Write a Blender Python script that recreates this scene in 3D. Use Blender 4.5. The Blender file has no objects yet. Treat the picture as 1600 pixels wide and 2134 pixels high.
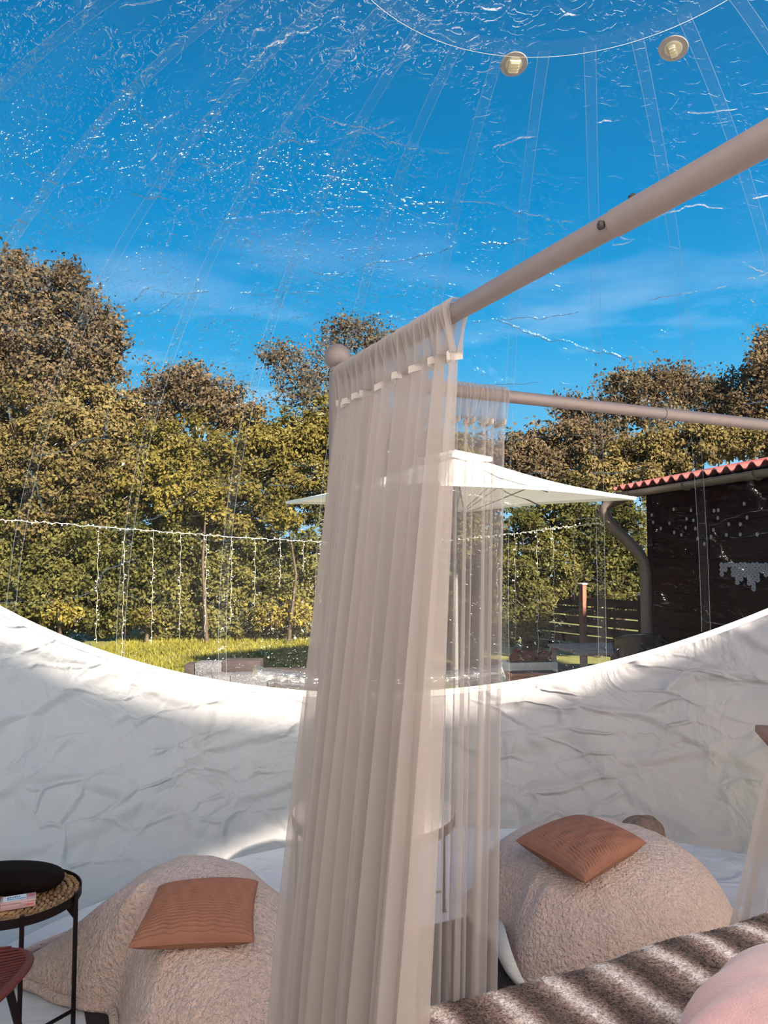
import bpy, bmesh, math, random
import numpy as np
from mathutils import Vector, Matrix

random.seed(7)
rng = np.random.default_rng(11)
SC = bpy.context.scene
COL = SC.collection
R_ = math.radians

# ------------------------------------------------------------------ camera
F_PX, PITCH, EYE = 1602.0, R_(3.5), 1.75
cam_d = bpy.data.cameras.new('camera')
cam_d.sensor_fit = 'HORIZONTAL'
cam_d.sensor_width = 36.0
cam_d.lens = 36.0 * F_PX / 1600.0
cam_d.clip_start = 0.02
cam = bpy.data.objects.new('camera', cam_d)
COL.objects.link(cam)
cam.location = (0, 0, EYE)
cam.rotation_euler = (math.pi / 2 + PITCH, 0, 0)
SC.camera = cam

# ------------------------------------------------------------------ exposure
SC.view_settings.view_transform = 'Standard'
SC.view_settings.look = 'None'
SC.view_settings.gamma = 1.0
SC.view_settings.use_curve_mapping = False
SC.view_settings.exposure = 0.9
SC.cycles.transparent_max_bounces = 20
SC.cycles.max_bounces = 7
SC.cycles.diffuse_bounces = 4
SC.cycles.glossy_bounces = 2
SC.cycles.adaptive_threshold = 0.05
SC.cycles.transmission_bounces = 4
SC.cycles.sample_clamp_indirect = 6.0

# ------------------------------------------------------------------ sky
SUN_AZ, SUN_EL = R_(146), R_(32.5)
SUN_DIR = Vector((math.sin(SUN_AZ) * math.cos(SUN_EL), math.cos(SUN_AZ) * math.cos(SUN_EL), math.sin(SUN_EL)))
world = bpy.data.worlds.new('sky')
SC.world = world
world.use_nodes = True
wn, wl = world.node_tree.nodes, world.node_tree.links
wn.clear()
w_out = wn.new('ShaderNodeOutputWorld')
w_bg = wn.new('ShaderNodeBackground')
w_tc = wn.new('ShaderNodeTexCoord')
w_sep = wn.new('ShaderNodeSeparateXYZ')
w_rmp = wn.new('ShaderNodeValToRGB')
wl.new(w_tc.outputs['Generated'], w_sep.inputs[0])
wl.new(w_sep.outputs['Z'], w_rmp.inputs[0])
e = w_rmp.color_ramp.elements
e[0].position, e[0].color = 0.0, (0.30, 0.54, 0.74, 1)
e[1].position, e[1].color = 1.0, (0.003, 0.085, 0.26, 1)
for pos, c in ((0.14, (0.13, 0.44, 0.70)), (0.27, (0.022, 0.31, 0.62)), (0.42, (0.001, 0.205, 0.49)), (0.60, (0.0, 0.125, 0.32))):
    q = e.new(pos); q.color = (*c, 1)
# thin wisps of cloud low in the sky
w_map = wn.new('ShaderNodeMapping'); w_map.inputs['Scale'].default_value = (2.2, 2.2, 9.0)
w_noi = wn.new('ShaderNodeTexNoise'); w_noi.inputs['Scale'].default_value = 1.7; w_noi.inputs['Detail'].default_value = 6
w_cr = wn.new('ShaderNodeMapRange'); w_cr.inputs['From Min'].default_value = 0.50; w_cr.inputs['From Max'].default_value = 0.78
w_cr.inputs['To Max'].default_value = 0.55
w_low = wn.new('ShaderNodeMapRange'); w_low.inputs['From Min'].default_value = 0.42; w_low.inputs['From Max'].default_value = 0.18
w_mul = wn.new('ShaderNodeMath'); w_mul.operation = 'MULTIPLY'
w_mix = wn.new('ShaderNodeMix'); w_mix.data_type = 'RGBA'
wl.new(w_tc.outputs['Generated'], w_map.inputs[0]); wl.new(w_map.outputs[0], w_noi.inputs['Vector'])
wl.new(w_noi.outputs['Fac'], w_cr.inputs['Value']); wl.new(w_sep.outputs['Z'], w_low.inputs['Value'])
wl.new(w_cr.outputs[0], w_mul.inputs[0]); wl.new(w_low.outputs[0], w_mul.inputs[1])
wl.new(w_mul.outputs[0], w_mix.inputs['Factor']); wl.new(w_rmp.outputs[0], w_mix.inputs['A'])
w_mix.inputs['B'].default_value = (0.75, 0.86, 0.95, 1)
wl.new(w_mix.outputs['Result'], w_bg.inputs['Color'])
w_bg.inputs['Strength'].default_value = 0.72
wl.new(w_bg.outputs[0], w_out.inputs[0])

# ------------------------------------------------------------------ sun
sun_d = bpy.data.lights.new('sun', 'SUN')
sun_d.energy = 10.0
sun_d.color = (1.0, 0.90, 0.74)
sun_d.angle = R_(2.6)
sun = bpy.data.objects.new('sun', sun_d)
COL.objects.link(sun)
sun.rotation_euler = SUN_DIR.to_track_quat('Z', 'Y').to_euler()
sun.location = SUN_DIR * 30

# ------------------------------------------------------------------ survey: from a picture ray to a place in the garden
def ray(x, y):
    a, b = (x - 800) / F_PX, (1067 - y) / F_PX
    return Vector((a, math.cos(PITCH) - b * math.sin(PITCH), math.sin(PITCH) + b * math.cos(PITCH)))

def at(x, y, Y):
    d = ray(x, y)
    return Vector((0, 0, EYE)) + d * (Y / d.y)

def onz(x, y, z):
    d = ray(x, y)
    return Vector((0, 0, EYE)) + d * ((z - EYE) / d.z)

# ------------------------------------------------------------------ object helpers
WORLD = {}

def tag(o, label=None, cat=None, group=None, kind=None):
    if label: o['label'] = label
    if cat: o['category'] = cat
    if group: o['group'] = group
    if kind: o['kind'] = kind
    return o

def empty(name, loc, label=None, cat=None, group=None, rz=0.0):
    o = bpy.data.objects.new(name, None)
    COL.objects.link(o)
    o.location = loc
    o.rotation_euler = (0, 0, rz)
    o.empty_display_size = 0.1
    WORLD[o] = Matrix.Translation(Vector(loc)) @ Matrix.Rotation(rz, 4, 'Z')
    return tag(o, label, cat, group)

def link_mesh(name, me, parent=None, origin=None, rz=0.0):
    o = bpy.data.objects.new(name, me)
    COL.objects.link(o)
    if parent is not None:
        o.parent = parent
        WORLD[o] = WORLD[parent]
    elif origin is not None:
        o.location = origin
        o.rotation_euler = (0, 0, rz)
        WORLD[o] = Matrix.Translation(Vector(origin)) @ Matrix.Rotation(rz, 4, 'Z')
    else:
        WORLD[o] = Matrix.Identity(4)
    return o

class MB:
    """Collects world-space polygons and links them as one mesh object."""
    def __init__(self):
        self.v, self.f, self.mi, self.cur = [], [], [], 0

    def add(self, vs, fs):
        n = len(self.v)
        self.v.extend(Vector(p) for p in vs)
        for q in fs:
            self.f.append(tuple(i + n for i in q)); self.mi.append(self.cur)
        return self

    def box(self, c, s, M=None, bevel=0.0):
        hx, hy, hz = s[0] / 2, s[1] / 2, s[2] / 2
        c = Vector(c)
        if bevel <= 0:
            vs = [Vector((x * hx, y * hy, z * hz)) for z in (-1, 1) for y in (-1, 1) for x in (-1, 1)]
            fs = [(0, 2, 3, 1), (4, 5, 7, 6), (0, 1, 5, 4), (2, 6, 7, 3), (0, 4, 6, 2), (1, 3, 7, 5)]
        else:
            bm = bmesh.new()
            bmesh.ops.create_cube(bm, size=1.0)
            for v in bm.verts: v.co = Vector((v.co.x * s[0], v.co.y * s[1], v.co.z * s[2]))
            bmesh.ops.bevel(bm, geom=bm.edges[:], offset=bevel, segments=2, affect='EDGES', profile=0.5)
            bm.verts.index_update()
            vs = [v.co.copy() for v in bm.verts]; fs = [tuple(v.index for v in q.verts) for q in bm.faces]
            bm.free()
        R = M.to_3x3() if M is not None else Matrix.Identity(3)
        return self.add([c + R @ v for v in vs], fs)

    def tube(self, pts, r, seg=10, closed=False, caps=True):
        pts = [Vector(p) for p in pts]
        n = len(pts)
        rs = r if isinstance(r, (list, tuple)) else [r] * n
        ref = None
        vs, fs = [], []
        for i in range(n):
            a = pts[(i - 1) % n] if (closed or i > 0) else pts[i]
            b = pts[(i + 1) % n] if (closed or i < n - 1) else pts[i]
            t = (b - a).normalized()
            if ref is None:
                ref = t.orthogonal().normalized()
            ref = (ref - t * ref.dot(t))
            ref = ref.normalized() if ref.length > 1e-6 else t.orthogonal().normalized()
            bt = t.cross(ref)
            for k in range(seg):
                an = 2 * math.pi * k / seg
                vs.append(pts[i] + (ref * math.cos(an) + bt * math.sin(an)) * rs[i])
        m = n if closed else n - 1
        for i in range(m):
            j = (i + 1) % n
            for k in range(seg):
                k2 = (k + 1) % seg
                fs.append((i * seg + k, i * seg + k2, j * seg + k2, j * seg + k))
        if caps and not closed:
            fs.append(tuple(range(seg - 1, -1, -1)))
            fs.append(tuple((n - 1) * seg + k for k in range(seg)))
        return self.add(vs, fs)

    def lathe(self, prof, c, seg=32, M=None):
        c = Vector(c)
        R = M.to_3x3() if M is not None else Matrix.Identity(3)
        vs, fs = [], []
        for (r, z) in prof:
            for k in range(seg):
                a = 2 * math.pi * k / seg
                vs.append(c + R @ Vector((max(r, 1e-4) * math.cos(a), max(r, 1e-4) * math.sin(a), z)))
        for i in range(len(prof) - 1):
            for k in range(seg):
                k2 = (k + 1) % seg
                fs.append((i * seg + k, i * seg + k2, (i + 1) * seg + k2, (i + 1) * seg + k))
        fs.append(tuple(range(seg - 1, -1, -1)))
        fs.append(tuple((len(prof) - 1) * seg + k for k in range(seg)))
        return self.add(vs, fs)

    def grid(self, fn, nu, nv, closed_u=False, flip=False):
        vs, fs = [], []
        cu = nu if closed_u else nu + 1
        for j in range(nv + 1):
            for i in range(cu):
                vs.append(fn(i / nu, j / nv))
        for j in range(nv):
            for i in range(nu):
                i2 = (i + 1) % cu
                q = (j * cu + i, j * cu + i2, (j + 1) * cu + i2, (j + 1) * cu + i)
                fs.append(q[::-1] if flip else q)
        return self.add(vs, fs)

    def ball(self, c, r, seg=16, rings=10, sc=(1, 1, 1)):
        c = Vector(c)
        prof = [(r * math.sin(math.pi * i / rings), -r * math.cos(math.pi * i / rings)) for i in range(rings + 1)]
        return self.lathe(prof, c, seg, Matrix.Diagonal(Vector(sc)))

    def build(self, name, mats, parent=None, origin=None, rz=0.0, smooth=True):
        if parent is not None:
            inv = WORLD[parent].inverted()
        elif origin is not None:
            inv = (Matrix.Translation(Vector(origin)) @ Matrix.Rotation(rz, 4, 'Z')).inverted()
        else:
            inv = Matrix.Identity(4)
        me = bpy.data.meshes.new(name)
        me.from_pydata([inv @ p for p in self.v], [], self.f)
        mats = mats if isinstance(mats, (list, tuple)) else [mats]
        for m in mats: me.materials.append(m)
        if len(mats) > 1: me.polygons.foreach_set('material_index', self.mi)
        if smooth:
            me.polygons.foreach_set('use_smooth', [True] * len(self.f))
            me.set_sharp_from_angle(angle=R_(38))
        me.update()
        return link_mesh(name, me, parent, origin, rz)

def quads_mesh(name, V, mat, parent=None, origin=None, n=4):
    """V: (k, n, 3) world-space array of loose polygons -> one mesh."""
    k = V.shape[0]
    P = V.reshape(-1, 3)
    if parent is not None:
        inv = np.array(WORLD[parent].inverted())
    elif origin is not None:
        inv = np.array(Matrix.Translation(-Vector(origin)))
    else:
        inv = np.eye(4)
    P = P @ inv[:3, :3].T + inv[:3, 3]
    me = bpy.data.meshes.new(name)
    me.vertices.add(k * n)
    me.vertices.foreach_set('co', P.astype(np.float32).ravel())
    me.loops.add(k * n)
    me.loops.foreach_set('vertex_index', np.arange(k * n, dtype=np.int32))
    me.polygons.add(k)
    me.polygons.foreach_set('loop_start', np.arange(0, k * n, n, dtype=np.int32))
    me.polygons.foreach_set('loop_total', np.full(k, n, dtype=np.int32))
    me.materials.append(mat)
    me.update(calc_edges=True)
    return link_mesh(name, me, parent, origin)

# ------------------------------------------------------------------ materials
def new_mat(name):
    m = bpy.data.materials.new(name)
    m.use_nodes = True
    nt = m.node_tree
    nt.nodes.clear()
    out = nt.nodes.new('ShaderNodeOutputMaterial')
    return m, nt, out

def N(nt, kind, **kw):
    n = nt.nodes.new('ShaderNode' + kind)
    for k, v in kw.items():
        if k in n.inputs: n.inputs[k].default_value = v
        else: setattr(n, k, v)
    return n

def pmat(name, col, rough=0.6, var=0.0, vscale=8.0, bump=0.0, bscale=60.0, bdist=0.01, metal=0.0, sheen=0.0, col2=None,
         transl=0.0, stretch=(1, 1, 1), spec=0.5, detail=4.0):
    m, nt, out = new_mat(name)
    L = nt.links
    tc = N(nt, 'TexCoord'); mp = N(nt, 'Mapping'); mp.inputs['Scale'].default_value = stretch
    L.new(tc.outputs['Object'], mp.inputs[0])
    b = N(nt, 'BsdfPrincipled', Roughness=rough, Metallic=metal)
    b.inputs['Specular IOR Level'].default_value = spec
    b.inputs['Base Color'].default_value = (*col, 1)
    if sheen:
        b.inputs['Sheen Weight'].default_value = sheen
        b.inputs['Sheen Roughness'].default_value = 0.5
    if var or col2:
        no = N(nt, 'TexNoise', Scale=vscale, Detail=detail)
        L.new(mp.outputs[0], no.inputs['Vector'])
        c2 = col2 or tuple(max(0, c * (1 - var)) for c in col)
        rp = N(nt, 'ValToRGB')
        rp.color_ramp.elements[0].position, rp.color_ramp.elements[0].color = 0.35, (*c2, 1)
        rp.color_ramp.elements[1].position, rp.color_ramp.elements[1].color = 0.65, (*col, 1)
        L.new(no.outputs['Fac'], rp.inputs[0]); L.new(rp.outputs[0], b.inputs['Base Color'])
    if bump:
        n2 = N(nt, 'TexNoise', Scale=bscale, Detail=detail)
        L.new(mp.outputs[0], n2.inputs['Vector'])
        bp = N(nt, 'Bump', Strength=bump, Distance=bdist)
        L.new(n2.outputs['Fac'], bp.inputs['Height']); L.new(bp.outputs[0], b.inputs['Normal'])
    sh = b.outputs[0]
    if transl:
        t = N(nt, 'BsdfTranslucent'); t.inputs[0].default_value = (*col, 1)
        mx = N(nt, 'MixShader'); mx.inputs[0].default_value = transl
        L.new(b.outputs[0], mx.inputs[1]); L.new(t.outputs[0], mx.inputs[2]); sh = mx.outputs[0]
    L.new(sh, out.inputs[0])
    return m

def leaf_mat(name, cols, transl=0.35):
    m, nt, out = new_mat(name)
    L = nt.links
    g = N(nt, 'NewGeometry')
    tc = N(nt, 'TexCoord')
    no = N(nt, 'TexNoise', Scale=0.55, Detail=2.0)
    L.new(tc.outputs['Object'], no.inputs['Vector'])
    add = N(nt, 'Math', operation='MULTIPLY_ADD'); add.inputs[1].default_value = 0.5
    sub = N(nt, 'Math', operation='MULTIPLY_ADD'); sub.inputs[1].default_value = 1.5; sub.inputs[2].default_value = -0.5
    L.new(no.outputs['Fac'], sub.inputs[0])
    L.new(g.outputs['Random Per Island'], add.inputs[0]); L.new(sub.outputs[0], add.inputs[2])
    rp = N(nt, 'ValToRGB')
    el = rp.color_ramp.elements
    for i, c in enumerate(cols):
        pos = i / (len(cols) - 1)
        q = el[0] if i == 0 else (el[1] if i == len(cols) - 1 else el.new(pos))
        q.position = pos; q.color = (*c, 1)
    L.new(add.outputs[0], rp.inputs[0])
    d = N(nt, 'BsdfDiffuse'); t = N(nt, 'BsdfTranslucent'); mx = N(nt, 'MixShader'); mx.inputs[0].default_value = transl
    L.new(rp.outputs[0], d.inputs[0]); L.new(rp.outputs[0], t.inputs[0])
    L.new(d.outputs[0], mx.inputs[1]); L.new(t.outputs[0], mx.inputs[2]); L.new(mx.outputs[0], out.inputs[0])
    return m

def film_mat(name, haze, gloss, crinkle, steep=0.45):
    """Clear plastic film: see-through, glossy, creased; where a crease turns edge-on the light has more film to cross and scatters."""
    m, nt, out = new_mat(name)
    L = nt.links
    tc = N(nt, 'TexCoord')
    sep = N(nt, 'SeparateXYZ'); L.new(tc.outputs['Object'], sep.inputs[0])
    def rng_(src, a, b, lo, hi, smooth=False):
        q = N(nt, 'MapRange')
        if smooth: q.interpolation_type = 'SMOOTHSTEP'
        q.inputs['From Min'].default_value = a; q.inputs['From Max'].default_value = b
        q.inputs['To Min'].default_value = lo; q.inputs['To Max'].default_value = hi
        L.new(src, q.inputs['Value'])
        return q.outputs[0]
    def mth(op, x, y):
        q = N(nt, 'Math', operation=op)
        for i, k in enumerate((x, y)):
            if isinstance(k, (int, float)): q.inputs[i].default_value = k
            else: L.new(k, q.inputs[i])
        return q.outputs[0]
    # how crumpled the film is, patch by patch: more over the far left and the top
    big = N(nt, 'TexNoise', Scale=1.5, Detail=2.0)
    L.new(tc.outputs['Object'], big.inputs['Vector'])
    amp = rng_(big.outputs['Fac'], 0.39, 0.60, 0.0, 1.0)
    gx = rng_(sep.outputs['X'], 0.70, -0.15, 0.06, 1.0)
    gz = rng_(sep.outputs['Z'], 2.70, 3.15, 0.05, 1.0)
    amp = mth('MULTIPLY', mth('MULTIPLY', amp, gx), gz)
    amp = mth('ADD', amp, 0.03)
    # crumples: little plateaus whose outlines are steep
    mp = N(nt, 'Mapping'); mp.inputs['Scale'].default_value = (0.8, 1.0, 1.5)
    mp.inputs['Rotation'].default_value = (0.3, 0.5, 0.2)
    L.new(tc.outputs['Object'], mp.inputs[0])
    n1 = N(nt, 'TexNoise', Scale=10.0, Detail=2.0, Distortion=1.6)
    L.new(mp.outputs[0], n1.inputs['Vector'])
    p1 = rng_(n1.outputs['Fac'], 0.575, 0.63, 0.0, 1.0, True)
    p1b = rng_(n1.outputs['Fac'], 0.40, 0.35, 0.0, 0.8, True)
    n2 = N(nt, 'TexNoise', Scale=19.0, Detail=1.0, Distortion=2.0)
    L.new(mp.outputs[0], n2.inputs['Vector'])
    p2 = rng_(n2.outputs['Fac'], 0.60, 0.66, 0.0, 0.35, True)
    h = mth('MULTIPLY', mth('ADD', mth('ADD', p1, p1b), p2), amp)
    # long folds where the film was packed
    mp2 = N(nt, 'Mapping'); mp2.inputs['Scale'].default_value = (0.5, 1.5, 3.0); mp2.inputs['Rotation'].default_value = (0.1, 0.25, 0.0)
    L.new(tc.outputs['Object'], mp2.inputs[0])
    v1 = N(nt, 'TexVoronoi', Scale=1.1); v1.feature = 'DISTANCE_TO_EDGE'
    wob = N(nt, 'TexNoise', Scale=4.0, Detail=4.0)
    L.new(tc.outputs['Object'], wob.inputs['Vector'])
    vm = N(nt, 'VectorMath', operation='MULTIPLY_ADD'); vm.inputs[1].default_value = (0.30, 0.30, 0.30)
    L.new(wob.outputs['Color'], vm.inputs[0]); L.new(mp2.outputs[0], vm.inputs[2])
    L.new(vm.outputs[0], v1.inputs['Vector'])
    fold = rng_(v1.outputs['Distance'], 0.0, 0.02, 0.42, 0.0, True)
    brk = rng_(wob.outputs['Fac'], 0.46, 0.58, 0.0, 1.0)
    h = mth('ADD', h, mth('MULTIPLY', fold, brk))
    bp = N(nt, 'Bump', Strength=1.0, Distance=crinkle)
    L.new(h, bp.inputs['Height'])
    gl = N(nt, 'BsdfAnisotropic', Roughness=0.16); gl.inputs['Color'].default_value = (1, 1, 1, 1)
    L.new(bp.outputs[0], gl.inputs['Normal'])
    lw = N(nt, 'LayerWeight', Blend=0.5); L.new(bp.outputs[0], lw.inputs['Normal'])
    f3 = mth('POWER', lw.outputs['Facing'], 4.0)
    fa = N(nt, 'Math', operation='MULTIPLY_ADD'); fa.inputs[1].default_value = 0.50; fa.inputs[2].default_value = gloss
    fa.use_clamp = True
    L.new(f3, fa.inputs[0])
    f4 = mth('POWER', lw.outputs['Facing'], 9.0)
    hz = N(nt, 'Math', operation='MULTIPLY_ADD'); hz.inputs[1].default_value = steep; hz.inputs[2].default_value = haze
    hz.use_clamp = True
    L.new(f4, hz.inputs[0])
    tr = N(nt, 'BsdfTransparent'); tr.inputs[0].default_value = (0.985, 0.99, 0.99, 1)
    tl = N(nt, 'BsdfTranslucent'); tl.inputs[0].default_value = (0.9, 0.9, 0.9, 1)
    mh = N(nt, 'MixShader')
    L.new(hz.outputs[0], mh.inputs[0]); L.new(tr.outputs[0], mh.inputs[1]); L.new(tl.outputs[0], mh.inputs[2])
    mx = N(nt, 'MixShader')
    L.new(fa.outputs[0], mx.inputs[0]); L.new(mh.outputs[0], mx.inputs[1]); L.new(gl.outputs[0], mx.inputs[2])
    L.new(mx.outputs[0], out.inputs[0])
    return m

def sheer_mat(name, col, opacity):
    m, nt, out = new_mat(name)
    L = nt.links
    d = N(nt, 'BsdfDiffuse'); d.inputs[0].default_value = (*col, 1)
    t = N(nt, 'BsdfTranslucent'); t.inputs[0].default_value = (*col, 1)
    mt = N(nt, 'MixShader'); mt.inputs[0].default_value = 0.45
    tr = N(nt, 'BsdfTransparent')
    mx = N(nt, 'MixShader'); mx.inputs[0].default_value = opacity
    L.new(d.outputs[0], mt.inputs[1]); L.new(t.outputs[0], mt.inputs[2])
    L.new(tr.outputs[0], mx.inputs[1]); L.new(mt.outputs[0], mx.inputs[2])
    L.new(mx.outputs[0], out.inputs[0])
    return m

def white_fabric_mat(name, col, transl, wrinkle):
    m, nt, out = new_mat(name)
    L = nt.links
    tc = N(nt, 'TexCoord')
    def creases(scale, stretch, rot, wide, h, warp):
        wob = N(nt, 'TexNoise', Scale=1.6, Detail=3.0); L.new(tc.outputs['Object'], wob.inputs['Vector'])
        mp = N(nt, 'Mapping'); mp.inputs['Scale'].default_value = stretch; mp.inputs['Rotation'].default_value = rot
        L.new(tc.outputs['Object'], mp.inputs[0])
        vm = N(nt, 'VectorMath', operation='MULTIPLY_ADD'); vm.inputs[1].default_value = (warp,) * 3
        L.new(wob.outputs['Color'], vm.inputs[0]); L.new(mp.outputs[0], vm.inputs[2])
        v = N(nt, 'TexVoronoi', Scale=scale); v.feature = 'DISTANCE_TO_EDGE'; L.new(vm.outputs[0], v.inputs['Vector'])
        r = N(nt, 'MapRange'); r.interpolation_type = 'SMOOTHSTEP'
        r.inputs['From Max'].default_value = wide; r.inputs['To Min'].default_value = h; r.inputs['To Max'].default_value = 0.0
        L.new(v.outputs['Distance'], r.inputs['Value'])
        return r.outputs[0]
    c1 = creases(1.3, (0.9, 0.9, 2.0), (0.2, 0.5, 0.3), 0.13, 0.42, 0.35)
    c2 = creases(2.6, (1.0, 1.0, 2.4), (-0.3, -0.45, 0.1), 0.10, 0.30, 0.45)
    n2 = N(nt, 'TexNoise', Scale=2.4, Detail=4.0, Distortion=0.8); L.new(tc.outputs['Object'], n2.inputs['Vector'])
    mk = N(nt, 'MapRange'); mk.inputs['From Min'].default_value = 0.42; mk.inputs['From Max'].default_value = 0.62; L.new(n2.outputs['Fac'], mk.inputs['Value'])
    c2m = N(nt, 'Math', operation='MULTIPLY'); L.new(c2, c2m.inputs[0]); L.new(mk.outputs[0], c2m.inputs[1])
    ad = N(nt, 'Math', operation='ADD'); L.new(c1, ad.inputs[0]); L.new(c2m.outputs[0], ad.inputs[1])
    ad2 = N(nt, 'Math', operation='MULTIPLY_ADD'); ad2.inputs[1].default_value = 1.5
    L.new(n2.outputs['Fac'], ad2.inputs[0]); L.new(ad.outputs[0], ad2.inputs[2])
    bp = N(nt, 'Bump', Strength=1.0, Distance=wrinkle); L.new(ad2.outputs[0], bp.inputs['Height'])
    d = N(nt, 'BsdfPrincipled', Roughness=0.45); d.inputs['Base Color'].default_value = (*col, 1)
    L.new(bp.outputs[0], d.inputs['Normal'])
    t = N(nt, 'BsdfTranslucent'); t.inputs[0].default_value = (*col, 1)
    mx = N(nt, 'MixShader'); mx.inputs[0].default_value = transl
    L.new(d.outputs[0], mx.inputs[1]); L.new(t.outputs[0], mx.inputs[2]); L.new(mx.outputs[0], out.inputs[0])
    return m

M = {}
M['film'] = film_mat('clear_film', 0.004, 0.020, 0.042, 0.95)
M['film_strip'] = film_mat('clear_film_weld', 0.006, 0.024, 0.018, 0.5)
M['weld_edge'] = sheer_mat('weld_edge', (0.34, 0.38, 0.42), 0.42)
M['white_shell'] = white_fabric_mat('white_tarpaulin', (0.92, 0.87, 0.88), 0.60, 0.050)
M['white_hem'] = pmat('white_hem', (0.86, 0.83, 0.78), 0.5, transl=0.2)
M['floor_white'] = white_fabric_mat('white_floor_sheet', (0.64, 0.66, 0.70), 0.0, 0.03)
M['rug'] = pmat('dark_rug', (0.030, 0.022, 0.022), 0.9, var=0.4, vscale=40, bump=0.6, bscale=200, bdist=0.006)
M['lawn'] = pmat('lawn', (0.20, 0.19, 0.030), 0.9, col2=(0.14, 0.145, 0.03), vscale=3.0, bump=0.8, bscale=50, bdist=0.05)
M['grass'] = leaf_mat('grass_blades', [(0.17, 0.165, 0.022), (0.28, 0.26, 0.038), (0.38, 0.33, 0.07)], 0.4)
M['patio'] = pmat('patio_gravel', (0.17, 0.12, 0.09), 0.9, col2=(0.06, 0.045, 0.04), vscale=9, bump=0.6, bscale=40, bdist=0.03)
M['leaf_olive'] = leaf_mat('olive_leaves', [(0.0246, 0.0246, 0.0066), (0.0779, 0.0656, 0.0164), (0.1558, 0.1230, 0.0271), (0.2706, 0.2132, 0.0574)])
M['leaf_green'] = leaf_mat('green_leaves', [(0.0180, 0.0230, 0.0066), (0.0574, 0.0607, 0.0164), (0.1189, 0.1107, 0.0271), (0.2214, 0.1968, 0.0615)])
M['leaf_tan'] = leaf_mat('tan_leaves', [(0.0262, 0.0197, 0.0082), (0.0820, 0.0599, 0.0213), (0.1640, 0.1189, 0.0410), (0.2706, 0.2050, 0.0820)])
M['leaf_yellow'] = leaf_mat('yellow_leaves', [(0.0492, 0.0426, 0.0082), (0.1394, 0.1107, 0.0180), (0.2378, 0.1804, 0.0328), (0.3444, 0.2706, 0.0656)])
M['leaf_brown'] = leaf_mat('brown_leaves', [(0.0279, 0.0172, 0.0098), (0.0779, 0.0492, 0.0246), (0.1435, 0.0943, 0.0451), (0.2378, 0.1722, 0.0984)])
M['bark'] = pmat('bark', (0.11, 0.075, 0.05), 0.9, var=0.5, vscale=14, bump=0.7, bscale=30, bdist=0.02)
M['cream_metal'] = pmat('cream_painted_metal', (0.205, 0.165, 0.158), 0.42, var=0.08, vscale=30)
M['dark_screw'] = pmat('dark_screw', (0.03, 0.02, 0.02), 0.5)
M['sheer'] = sheer_mat('sheer_voile', (0.49, 0.435, 0.412), 0.50)
M['sheer_thin'] = sheer_mat('thin_sheer_voile', (0.54, 0.48, 0.455), 0.44)
M['sheer_tape'] = pmat('curtain_tape', (0.56, 0.51, 0.48), 0.8, transl=0.3)
M['fleece'] = pmat('beige_fleece', (0.78, 0.56, 0.465), 0.95, var=0.16, vscale=45, bump=1.0, bscale=70, bdist=0.035, sheen=0.3, detail=3)
M['fleece_lining'] = pmat('pale_lining', (0.70, 0.66, 0.62), 0.9, bump=0.6, bscale=160, bdist=0.006)
M['brown_fur'] = pmat('brown_fluffy_fabric', (0.25, 0.165, 0.125), 0.95, var=0.3, vscale=50, bump=1.0, bscale=90, bdist=0.01)
M['rust'] = pmat('rust_pleated_cotton', (0.33, 0.140, 0.085), 0.8, var=0.10, vscale=18, bump=0.3, bscale=240, bdist=0.002)
M['pink'] = pmat('pink_plush', (0.56, 0.33, 0.33), 0.9, var=0.08, vscale=20, bump=0.5, bscale=220, bdist=0.004, sheen=0.4)
M['black_metal'] = pmat('black_metal', (0.010, 0.004, 0.004), 0.55, spec=0.2)
M['black_cloth'] = pmat('black_case', (0.008, 0.004, 0.004), 0.85, spec=0.1, bump=0.2, bscale=120, bdist=0.002)
M['seagrass'] = pmat('woven_seagrass', (0.40, 0.235, 0.105), 0.7, col2=(0.20, 0.105, 0.045), vscale=35, bump=0.6, bscale=70, bdist=0.003)
M['red_cord'] = pmat('red_woven_cord', (0.135, 0.022, 0.017), 0.6, var=0.3, vscale=60)
M['clear_pink'] = pmat('pinkish_clear_plastic', (0.75, 0.50, 0.50), 0.2, transl=0.3)
M['label_paper'] = pmat('label_white', (0.72, 0.76, 0.80), 0.5)
M['label_blue'] = pmat('label_blue', (0.22, 0.42, 0.58), 0.5)
M['label_pink'] = pmat('label_pink', (0.62, 0.16, 0.17), 0.4)
M['label_ink'] = pmat('label_ink', (0.07, 0.10, 0.17), 0.5)
M['table_top'] = pmat('pale_table_top', (0.62, 0.55, 0.50), 0.4, var=0.05)
M['table_metal'] = pmat('dark_bronze_metal', (0.10, 0.07, 0.06), 0.5)
M['wood_brown'] = pmat('varnished_wood', (0.36, 0.125, 0.05), 0.4, col2=(0.20, 0.065, 0.028), vscale=5, stretch=(1, 12, 12))
M['white_canvas'] = pmat('white_parasol_canvas', (0.93, 0.91, 0.88), 0.8, transl=0.15)
M['grey_metal'] = pmat('grey_metal', (0.28, 0.27, 0.26), 0.45, metal=0.3)
M['shed_wood'] = pmat('dark_brown_boards', (0.018, 0.0045, 0.0035), 0.8, spec=0.05, col2=(0.011, 0.003, 0.0025), vscale=4, stretch=(1, 1, 14), bump=0.3, bscale=20)
M['roof_red'] = pmat('red_corrugated_sheet', (0.30, 0.075, 0.065), 0.6, var=0.12, vscale=3)
M['gutter'] = pmat('taupe_gutter', (0.125, 0.093, 0.072), 0.5, var=0.1)
M['fence_wood'] = pmat('dark_fence_wood', (0.024, 0.012, 0.010), 0.8, spec=0.1, var=0.4, vscale=5, stretch=(1, 1, 10))
M['post_red'] = pmat('reddish_post_wood', (0.30, 0.115, 0.07), 0.8, var=0.3, vscale=20)
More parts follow.
